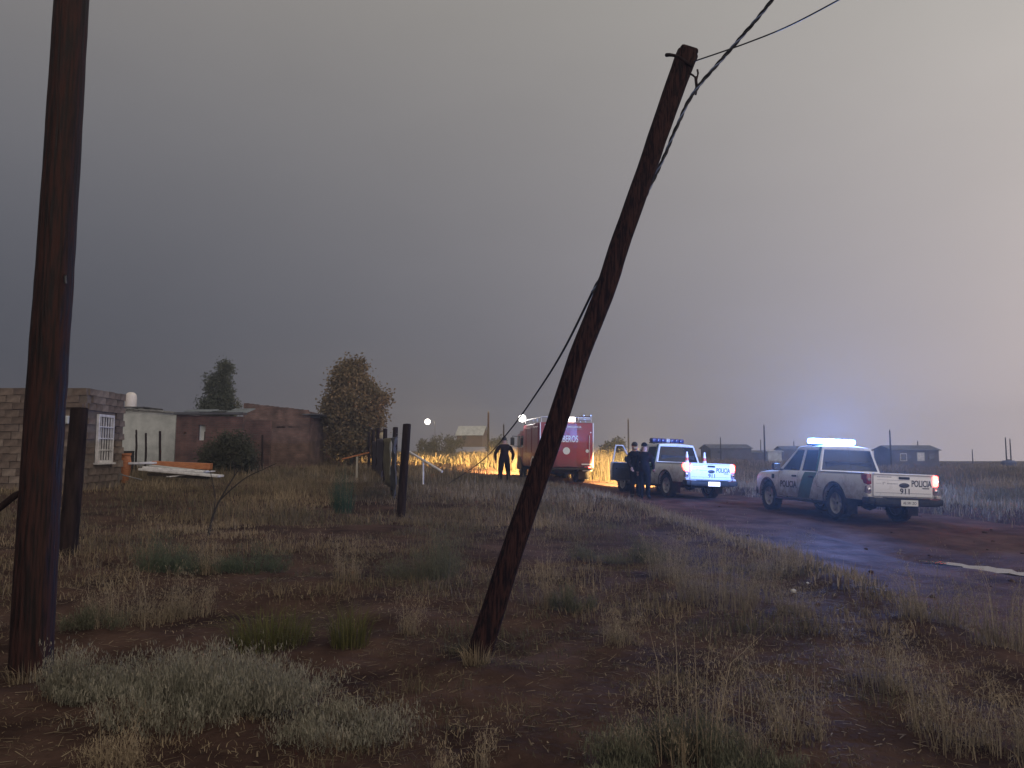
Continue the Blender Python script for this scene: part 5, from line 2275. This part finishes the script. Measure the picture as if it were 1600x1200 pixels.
    if stripes:
        for zc, hx, hy in ((1.34, .126, .176), (1.16, .118, .158)):
            b_ = MB()
            b_.lathe([(1.0, -.015), (1.03, -.012), (1.03, .012), (1.0, .015)], 24)
            b_.v = [(v[0] * (hx + .008) * k, v[1] * (hy + .008) * k, v[2] + zc * k) for v in b_.v]
            b_.build('reflective_stripe', M['reflect'], T, smooth=50)
    return T


hang = lambda out=.27, f=.0: ((f, out, 1.14), (f + .05, out + .02, .90))
hips = ((-.06, .40, 1.16), (.06, .24, 1.02))
q = at(788, 746, 30.5)
person('firefighter in dark gear seen from behind, beside the fire engine cab', q.x, 30.5, R(95), (((-.03, .36, 1.15), (.05, .34, .92)), ((.0, .36, 1.15), (.10, .33, .93))), M['maroon_cloth'], M['black_cloth'],
       stance=.15, stripes=True, H=1.76, bulk=1.38)
pz = lambda px, Y: X_(px, Y)
person('officer in black with pale face mask beside the open truck door', pz(991, 24.8), 24.8, R(-75), (((.10, .27, 1.16), (.28, .20, 1.02)), ((.08, .28, 1.16), (.24, .24, .98))), M['black_cloth'], M['black_cloth'],
       stance=.10, mask=True, H=1.74, z=road_z(pz(991, 24.8), 24.8) + .01)
person('officer in navy turned away, standing against the truck door opening', pz(1006, 24.4), 24.4, R(60), (hang(.25, .05), ((.06, .26, 1.15), (.20, .22, .98))), M['navy'], M['navy'],
       stance=.10, cap=True, H=1.74, z=road_z(pz(1006, 24.4), 24.4) + .01)


# ================================================================== grass
def scatter(y0, y1, dens, k=.80, pad=2.5):
    area = (k * (y1 * y1 - y0 * y0)) + 2 * pad * (y1 - y0)
    n = int(area * dens)
    yy = np.sqrt(rng.uniform(y0 * y0, y1 * y1, n))
    xx = rng.uniform(-1, 1, n) * (k * yy + pad)
    return xx, yy


def grass_layer(y0, y1, dens, per, hmin, hmax, w, spread, patch=.45, tall=None, lean=.5):
    x, y = scatter(y0, y1, dens)
    sd, hw = road_field(x, y)
    cover = fbm(x * .35, y * .35, 71) * .55 + fbm(x * 1.3, y * 1.3, 77) * .45
    edge = hw + (fbm(x * .6, y * .6, 21) - .5) * .7
    cover = cover - .16 * np.exp(-((x - .2) / 1.5) ** 2 - ((y - 4.2) / 1.6) ** 2)
    keep = (cover > patch + rng.normal(0, .05, len(x))) & ((np.abs(sd) > edge + .12) | ((np.abs(np.abs(sd) - .75) < .35) & (rng.uniform(0, 1, len(x)) < .25)))
    keep &= ~((x < -11.3) & (x > -19) & (y > 20.9) & (y < 24.2))
    keep &= ~((y > 33.3) & (y < 46) & (x < -10.8) & (x > -22))
    x, y, cover, sd, hw = x[keep], y[keep], cover[keep], sd[keep], hw[keep]
    n = len(x)
    hh = (hmin + (hmax - hmin) * np.clip((cover - patch) * 3, 0, 1)) * rng.uniform(.6, 1.25, n)
    hh = np.where(np.abs(sd) < hw, hh * .35, hh)
    if tall is not None:
        hh = tall(x, y, sd, hw, hh)
    tn = np.clip(fbm(x * .5 + 9, y * .5, 91) * 1.3 - .25 + rng.normal(0, .12, n), 0, 1)
    X = np.repeat(x, per) + rng.normal(0, spread, n * per)
    Y = np.repeat(y, per) + rng.normal(0, spread, n * per)
    Z = terrain(X, Y) - .02
    H = np.repeat(hh, per) * rng.uniform(.45, 1.15, n * per)
    az = rng.uniform(0, 2 * np.pi, n * per)
    le = np.abs(rng.normal(0, lean, n * per))
    W = w * rng.uniform(.6, 1.4, n * per)
    tint = np.clip(np.repeat(tn, per) + rng.normal(0, .12, n * per), 0, 1)
    return blades(np.stack([X, Y, Z], 1), H, W, az, le, tint)


def tall_right(x, y, sd, hw, h):
    b = np.exp(-((sd - hw - 2.0) / 1.8) ** 2) * sstep(30, 34, y) * (1 - sstep(46, 52, y)) * sstep(0, .1, sd)
    c = np.exp(-((sd - hw - 2.5) / 2.2) ** 2) * sstep(12, 15, y) * (1 - sstep(24, 30, y)) * sstep(0, .1, sd)
    d = np.exp(-((-sd - hw - 3.0) / 3.5) ** 2) * sstep(44, 50, y)
    near_left = (sd < 0) & (y < 40)
    h = np.where(near_left, h * (1 + .0 * y), h)
    return np.where(np.abs(sd) < hw, h, h + b * .95 + c * .30 + d * .35)


parts = [grass_layer(2.0, 7.0, 55, 12, .04, .15, .0055, .05, .46, lean=1.0),
         grass_layer(2.0, 9.0, 9, 18, .10, .36, .0055, .06, .54),
         grass_layer(6.5, 16.0, 26, 10, .06, .24, .009, .08, .42, tall_right, lean=.8),
         grass_layer(8.0, 18.0, 5, 20, .15, .48, .008, .18, .47, tall_right, lean=.7),
         grass_layer(15.0, 30.0, 16, 9, .10, .40, .013, .22, .34, tall_right, lean=.7),
         grass_layer(28.0, 52.0, 7, 9, .20, .55, .024, .18, .30, tall_right),
         grass_layer(50.0, 120.0, 1.4, 9, .25, .60, .06, .35, .25, tall_right)]


def verge(n, y0, y1, d0, d1, side, hmin, hmax, per=14, w=.02):
    y = rng.uniform(y0, y1, n)
    j = np.array([np.argmin((RC[:, 1] - v) ** 2) for v in y])
    d = RC[j, 2] + rng.uniform(d0, d1, n)
    x = RC[j, 0] + side * RN[j, 0] * d
    yy = RC[j, 1] + side * RN[j, 1] * d + rng.uniform(-.6, .6, n)
    X = np.repeat(x, per) + rng.normal(0, .12, n * per)
    Y = np.repeat(yy, per) + rng.normal(0, .12, n * per)
    Z = terrain(X, Y) - .03
    H = np.repeat(rng.uniform(hmin, hmax, n), per) * rng.uniform(.4, 1.1, n * per)
    return blades(np.stack([X, Y, Z], 1), H, w * rng.uniform(.5, 1.4, n * per), rng.uniform(0, 6.28, n * per), np.abs(rng.normal(0, .35, n * per)), rng.uniform(.3, 1, n * per))


parts.append(verge(1500, 31.5, 44, .2, 4.5, 1, .75, 1.45))
parts.append(verge(500, 40, 60, .3, 4, -1, .08, .22))
parts.append(verge(900, 44, 60, .6, 8, 1, .25, .6))
parts.append(verge(900, 12, 30, .15, 1.2, 1, .12, .40, 12, .012))
parts.append(verge(500, 9, 30, .1, .8, -1, .08, .30, 12, .012))
V, T_, tt = cat(parts)
o = link_mesh('field_grass', tri_mesh('field_grass', V, T_, tt, M['grass']))
tag(o, 'dry brown grass and low weeds covering the field', 'grass', kind='stuff')
print('grass tris', len(T_))

# low ground litter: flat straw bits close to the camera
n = 9000
x, y = scatter(2.0, 11.0, 110)
sd, hw = road_field(x, y)
k_ = np.abs(sd) > hw
x, y = x[k_], y[k_]
z = terrain(x, y) + .004
az = rng.uniform(0, 6.28, len(x))
L = rng.uniform(.02, .10, len(x))
W = rng.uniform(.002, .006, len(x))
d = np.stack([np.cos(az), np.sin(az), rng.normal(.05, .12, len(x))], 1) * L[:, None]
s_ = np.stack([-np.sin(az), np.cos(az), np.zeros(len(x))], 1) * W[:, None]
P0 = np.stack([x, y, z], 1)
V = np.stack([P0 - s_, P0 + s_, P0 + d + s_ * .5, P0 + d - s_ * .5], 1).reshape(-1, 3)
i_ = (np.arange(len(x)) * 4)[:, None]
T_ = np.concatenate([i_ + np.array([0, 1, 2]), i_ + np.array([0, 2, 3])], 0)
o = link_mesh('straw_litter', tri_mesh('straw_litter', V, T_, np.repeat(rng.uniform(0, .8, len(x)), 4), M['straw']))
tag(o, 'broken straw bits scattered on the soil', 'straw', kind='stuff')


# ================================================================== single plants in the foreground
def plant_mesh(kind, w, h, seed):
    """w: spread, h: height (m). Stems carry small leaves or feathery seed heads."""
    global rng
    keep = rng
    rng = np.random.default_rng(seed)
    P = []
    if kind in ('sage', 'bush'):
        ns, nl = (int(300 * min(2.2, w / .7)), 52) if kind == 'sage' else (int(110 * max(1, w / .4)), 26)
        a = rng.uniform(0, 6.283, ns)
        r = np.sqrt(rng.uniform(0, 1, ns)) * w * .36
        base = np.stack([np.cos(a) * r, np.sin(a) * r * .7, np.zeros(ns)], 1)
        ncl = 7 if kind == 'sage' else 5
        cl = rng.normal(0, w * .27, (ncl, 2))
        chh = rng.uniform(.45, 1.1, ncl)
        ci = rng.integers(0, ncl, ns)
        base[:, :2] = base[:, :2] * .55 + cl[ci] * np.array([1, .7])
        a = np.arctan2(base[:, 1], base[:, 0])
        r = np.minimum(np.hypot(base[:, 0], base[:, 1]), w * .36)
        out = np.stack([np.cos(a), np.sin(a) * .7, np.zeros(ns)], 1) * (r / (w * .36) * w * .16)[:, None] + rng.normal(0, w * .03, (ns, 3))
        hh = h * (1 - .45 * (r / (w * .36)) ** 2) * rng.uniform(.35, 1.12, ns) * chh[ci]
        st = []
        t = rng.uniform(.12, 1, (ns, nl))
        pos = base[:, None, :] + out[:, None, :] * (t ** 1.4)[..., None]
        pos[..., 2] = hh[:, None] * t
        pos = pos + rng.normal(0, .010 + .006 * w, pos.shape)
        tone = np.repeat(np.clip(rng.uniform(0, 1, ns), 0, 1)[:, None], nl, 1) * .6 + t * .35
        pf = pos.reshape(-1, 3)
        nf = len(pf)
        P.append(blades(pf, rng.uniform(.014, .040, nf), rng.uniform(.003, .0055, nf), rng.uniform(0, 6.28, nf), np.abs(rng.normal(.55, .35, nf)), np.clip(tone.ravel() + rng.normal(0, .1, nf), 0, 1)))
        P.append(blades(base, hh, np.full(ns, .005), np.arctan2(out[:, 1], out[:, 0]), np.linalg.norm(out, axis=1) / np.maximum(hh, .01), rng.uniform(.2, .6, ns)))
    elif kind in ('tuft', 'green'):
        nb = int(220 * max(.6, w / .4))
        a = rng.uniform(0, 6.283, nb)
        r = np.sqrt(rng.uniform(0, 1, nb)) * w * .30
        base = np.stack([np.cos(a) * r, np.sin(a) * r, np.full(nb, -.02)], 1)
        hh = h * rng.uniform(.4, 1.05, nb)
        P.append(blades(base, hh, rng.uniform(.003, .008, nb), a + rng.normal(0, .5, nb), np.abs(rng.normal(.38, .28, nb)) * (w / h) ** .5, rng.uniform(0, 1, nb)))
    elif kind == 'weed':                               # tall dry stalks with feathery heads
        ns = max(1, int(round(30 * w / .5)))
        a = rng.uniform(0, 6.283, ns)
        r = np.sqrt(rng.uniform(0, 1, ns)) * w * (.35 if w > .3 else .15)
        base = np.stack([np.cos(a) * r, np.sin(a) * r, np.full(ns, -.02)], 1)
        hh = h * rng.uniform(.22, 1.05, ns)
        if ns <= 3:
            hh[:] = h
        az = a + rng.normal(0, .6, ns)
        le = np.abs(rng.normal(.28, .24, ns))
        P.append(blades(base, hh, np.full(ns, .0045), az, le, rng.uniform(.3, 1, ns)))
        nl = 60
        t = rng.uniform(.35, 1.0, (ns, nl))
        dirv = np.stack([np.cos(az), np.sin(az), np.zeros(ns)], 1)
        pos = base[:, None, :] + dirv[:, None, :] * (hh * le)[:, None, None] * (t ** 1.8)[..., None]
        pos[..., 2] += hh[:, None] * (1 - .35 * le[:, None] * t) * t
        sp = .012 + .030 * np.sin(np.pi * np.clip((t - .3) / .75, 0, 1))
        pos = pos + rng.normal(0, 1, pos.shape) * sp[..., None] * np.array([1, 1, .8]) * min(1, .5 + h)
        pf = pos.reshape(-1, 3)
        nf = len(pf)
        P.append(blades(pf, rng.uniform(.010, .034, nf), rng.uniform(.002, .0045, nf), rng.uniform(0, 6.28, nf), np.abs(rng.normal(.9, .4, nf)), rng.uniform(.1, 1, nf)))
        nb = ns * 5
        b2 = np.repeat(base, 5, 0) + rng.normal(0, .03, (nb, 3)) * np.array([1, 1, 0])
        P.append(blades(b2, h * rng.uniform(.1, .4, nb), np.full(nb, .005), rng.uniform(0, 6.28, nb), np.abs(rng.normal(.4, .3, nb)), rng.uniform(0, .6, nb)))
    rng = keep
    return cat(P)


def ground_hit(px, py):
    """where the sight line through a photo pixel meets the ground"""
    lo, hi = 2.0, 90.0
    for _ in range(40):
        mid = (lo + hi) / 2
        p = at(px, py, mid)
        if p.z > float(terrain0(p.x, p.y)):
            lo = mid
        else:
            hi = mid
    return at(px, py, lo)


SP = [('sage', 'sage', 'shrub', 285, 1118, 450, 128, 'big grey green sage shrub in the lower left foreground'),
      ('sage', 'sage', 'shrub', 110, 1085, 150, 70, 'small pale sage shrub at the foot of the thick left pole'),
      ('green', 'ygreen', 'grass clump', 425, 1008, 190, 62, 'wide yellow green grass clump behind the big sage shrub'),
      ('green', 'ygreen', 'grass clump', 545, 1010, 95, 70, 'small yellow green clump left of the leaning pole foot'),
      ('bush', 'teal', 'shrub', 540, 802, 44, 84, 'narrow dark green shrub standing before the fence row'),
      ('weed', 'straw', 'weed', 332, 895, 46, 66, 'pale straw tuft below the bare twig plant'),
      ('bush', 'bgreen', 'shrub', 392, 893, 95, 52, 'low blue green shrub right of the pale straw tuft'),
      ('bush', 'bgreen', 'shrub', 258, 890, 130, 55, 'low dark green shrub left of the pale straw tuft'),
      ('weed', 'straw', 'weed', 545, 905, 56, 66, 'straw tuft midway between the twig plant and the leaning pole'),
      ('bush', 'greygreen', 'shrub', 690, 905, 150, 88, 'grey green shrub left of the leaning pole, halfway up the grass'),
      ('weed', 'straw', 'weed', 856, 950, 44, 100, 'tall pale straw weed right of the leaning pole'),
      ('bush', 'greygreen', 'shrub', 886, 955, 44, 40, 'little green shrub at the foot of a tall straw weed'),
      ('weed', 'weed', 'weed', 1130, 940, 210, 112, 'wide stand of feathery weeds close to the road edge'),
      ('weed', 'weed', 'weed', 1045, 905, 100, 70, 'feathery weeds left of the wide weed stand by the road'),
      ('weed', 'weed', 'weed', 1215, 900, 90, 60, 'low feathery weeds right of the wide weed stand by the road'),
      ('weed', 'straw', 'weed', 1075, 1190, 130, 200, 'tall leaning straw stalks low right of centre'),
      ('weed', 'weed', 'weed', 1150, 1185, 130, 150, 'bushy dry weed right of the tall leaning straw stalks'),
      ('sage', 'greygreen', 'shrub', 1100, 1205, 240, 90, 'grey green shrub at the bottom edge under the straw stalks'),
      ('weed', 'weed', 'weed', 1240, 1150, 120, 120, 'sparse dry weed in the lower right'),
      ('weed', 'straw', 'weed', 752, 1205, 30, 140, 'single thin straw stalk at the bottom below the leaning pole'),
      ('weed', 'straw', 'weed', 695, 1210, 34, 60, 'short straw tuft at the bottom left of the single stalk'),
      ('weed', 'weed', 'weed', 985, 1195, 70, 90, 'thin dry weed at the bottom, left of the tall straw stalks'),
      ('weed', 'weed', 'weed', 1455, 985, 130, 90, 'brownish weed stand below the puddle'),
      ('weed', 'weed', 'weed', 1560, 1015, 130, 125, 'tall brownish weeds at the right edge of the view'),
      ('weed', 'weed', 'weed', 1480, 1165, 150, 130, 'dry weed stand in the lower right corner'),
      ('weed', 'weed', 'weed', 1370, 1080, 110, 90, 'dry weed alone on the right, between road and bottom edge'),
      ('weed', 'weed', 'weed', 1585, 1180, 110, 120, 'dry weeds cut by the right bottom corner'),
      ('weed', 'straw', 'weed', 170, 1205, 130, 70, 'reddish dry tuft at the bottom left edge'),
      ('weed', 'weed', 'weed', 210, 975, 190, 80, 'spread of dry weeds right of the thick left pole'),
      ('bush', 'greygreen', 'shrub', 150, 990, 80, 40, 'low grey green shrub beside the thick left pole'),
      ('weed', 'weed', 'weed', 300, 965, 90, 60, 'dry weeds behind the big sage shrub, left of the yellow green clump'),
      ('weed', 'straw', 'weed', 640, 990, 50, 70, 'straw tuft left of the leaning pole foot, beside the yellow green clump'),
      ('tuft', 'straw', 'grass tuft', 745, 1040, 70, 40, 'short dry tuft around the foot of the leaning pole'),
      ('tuft', 'straw', 'grass tuft', 45, 1052, 90, 35, 'short dry tuft around the foot of the thick left pole'),
      ('weed', 'weed', 'weed', 1245, 960, 90, 50, 'low weeds beside the white pebbles'),
      ('weed', 'weed', 'weed', 970, 1005, 80, 50, 'low weeds on the bare soil right of the leaning pole'),
      ('bush', 'greygreen', 'shrub', 1000, 880, 110, 45, 'low grey green shrub left of the roadside weeds')]
for i, (kind, mname, catg, px, py, wp, hp_, lab) in enumerate(SP):
    g_ = ground_hit(px, py)
    w, h = wp / 1200 * g_.y, hp_ / 1200 * g_.y * (1.3 if kind == 'weed' else 1.1)
    V, T_, tt = plant_mesh(kind, w, h, 100 + i)
    base = Vector((g_.x, g_.y, gz(g_.x, g_.y)))
    if w > .5:                                          # wide plants follow the ground
        dz = terrain(V[:, 0] + base.x, V[:, 1] + base.y) - base.z
        V = V.copy()
        V[:, 2] += dz
    nm = {'shrub': 'shrub', 'weed': 'tall_weed', 'grass clump': 'grass_clump', 'grass tuft': 'grass_tuft'}[catg]
    o = link_mesh(nm, tri_mesh(nm, V, T_, tt, M[mname]))
    o.location = base
    tag(o, lab, catg, 'wild plants in the foreground')

# bare twig plant in front of the houses
q = ground_hit(325, 838)
o = empty('twig_plant', (q.x, q.y, gz(q.x, q.y)))
tag(o, 'leafless dark twig plant with two long bent branches', 'plant')
Yt = q.y
def tw(pts, r):
    P = [at(px, py, Yt) - o.location for px, py in pts]
    MB().tube(spline(P, 4), list(np.linspace(r, r * .4, (len(P) - 1) * 4 + 1)), 6).build('branch', M['bark_twig'], o, smooth=50)
tw([(325, 842), (330, 815), (340, 788), (356, 760), (372, 735)], .022)
tw([(345, 780), (362, 764), (385, 746), (410, 734), (432, 724)], .014)
tw([(333, 805), (336, 780), (332, 752), (328, 735)], .010)
tw([(366, 744), (366, 728), (360, 716)], .008)

# white pebbles near the road
peb = MB()
for i, (px, py, s, lab) in enumerate(((1224, 895, .032, 'white pebble at the left of the upper pebble pair by the road'),
                                       (1240, 897, .028, 'white pebble at the right of the upper pebble pair by the road'),
                                       (1240, 924, .040, 'largest white pebble, just below the upper pebble pair'),
                                       (1282, 893, .022, 'small white pebble right of the upper pebble pair, nearer the road'),
                                       (1350, 906, .026, 'white pebble farthest right, toward the puddle'),
                                       (1262, 915, .018, 'tiny white pebble between the largest pebble and the road'))):
    g_ = ground_hit(px, py)
    b = MB()
    bm = bmesh.new()
    bmesh.ops.create_icosphere(bm, subdivisions=1, radius=s)
    vs = [Vector((v.co.x * random.uniform(.8, 1.3), v.co.y * random.uniform(.8, 1.3), v.co.z * .7)) for v in bm.verts]
    fs = [[v.index for v in f.verts] for f in bm.faces]
    bm.free()
    b.add(vs, fs)
    ob = b.build('pebble', M['whitepaint'])
    ob.location = (g_.x, g_.y, gz(g_.x, g_.y) + s * .5)
    tag(ob, lab, 'pebble', 'white pebbles by the road')

# dirt clods: loose lumps along the road edge and bare soil
n = 1400
x, y = scatter(2.5, 24, 1.6)
sd, hw = road_field(x, y)
near = (np.abs(np.abs(sd) - hw - .2) < .7) | (rng.uniform(0, 1, len(x)) < .30)
x, y, sd, hw = x[near], y[near], sd[near], hw[near]
ico = bmesh.new()
bmesh.ops.create_icosphere(ico, subdivisions=1, radius=1)
iv = np.array([v.co[:] for v in ico.verts])
it = np.array([[v.index for v in f.verts] for f in ico.faces])
ico.free()
s_ = np.abs(rng.normal(.012, .014, len(x))) + .008
zg = np.where(np.abs(sd) < hw, terrain(x, y, under=False), terrain(x, y))
V = iv[None] * s_[:, None, None] * rng.uniform(.7, 1.3, (len(x), len(iv), 3)) * np.array([1.2, 1.2, .7]) + np.stack([x, y, zg + s_ * .2], 1)[:, None, :]
T_ = (it[None] + (np.arange(len(x)) * len(iv))[:, None, None]).reshape(-1, 3)
o = link_mesh('dirt_clods', tri_mesh('dirt_clods', V.reshape(-1, 3), T_, np.zeros(len(x) * len(iv)), M['soil']))
tag(o, 'loose dirt clods along the road edge', 'dirt', kind='stuff')

# ================================================================== thin haze, added to give the lamps a glow
HZ = 0.0021
if HZ > 0:
    hb = MB()
    hb.box((0, 71, 3.7), (470, 214, 14.6))
    hm = bpy.data.materials.new('haze')
    hm.use_nodes = True
    nt = hm.node_tree
    nt.nodes.clear()
    pv = nt.nodes.new('ShaderNodeVolumePrincipled')
    pv.inputs['Color'].default_value = (.9, .92, .95, 1)
    pv.inputs['Density'].default_value = HZ
    pv.inputs['Anisotropy'].default_value = .58
    ou = nt.nodes.new('ShaderNodeOutputMaterial')
    nt.links.new(pv.outputs[0], ou.inputs['Volume'])
    o = hb.build('haze', hm)
    tag(o, 'thin haze added for the glow around the lamps', 'haze', kind='stuff')
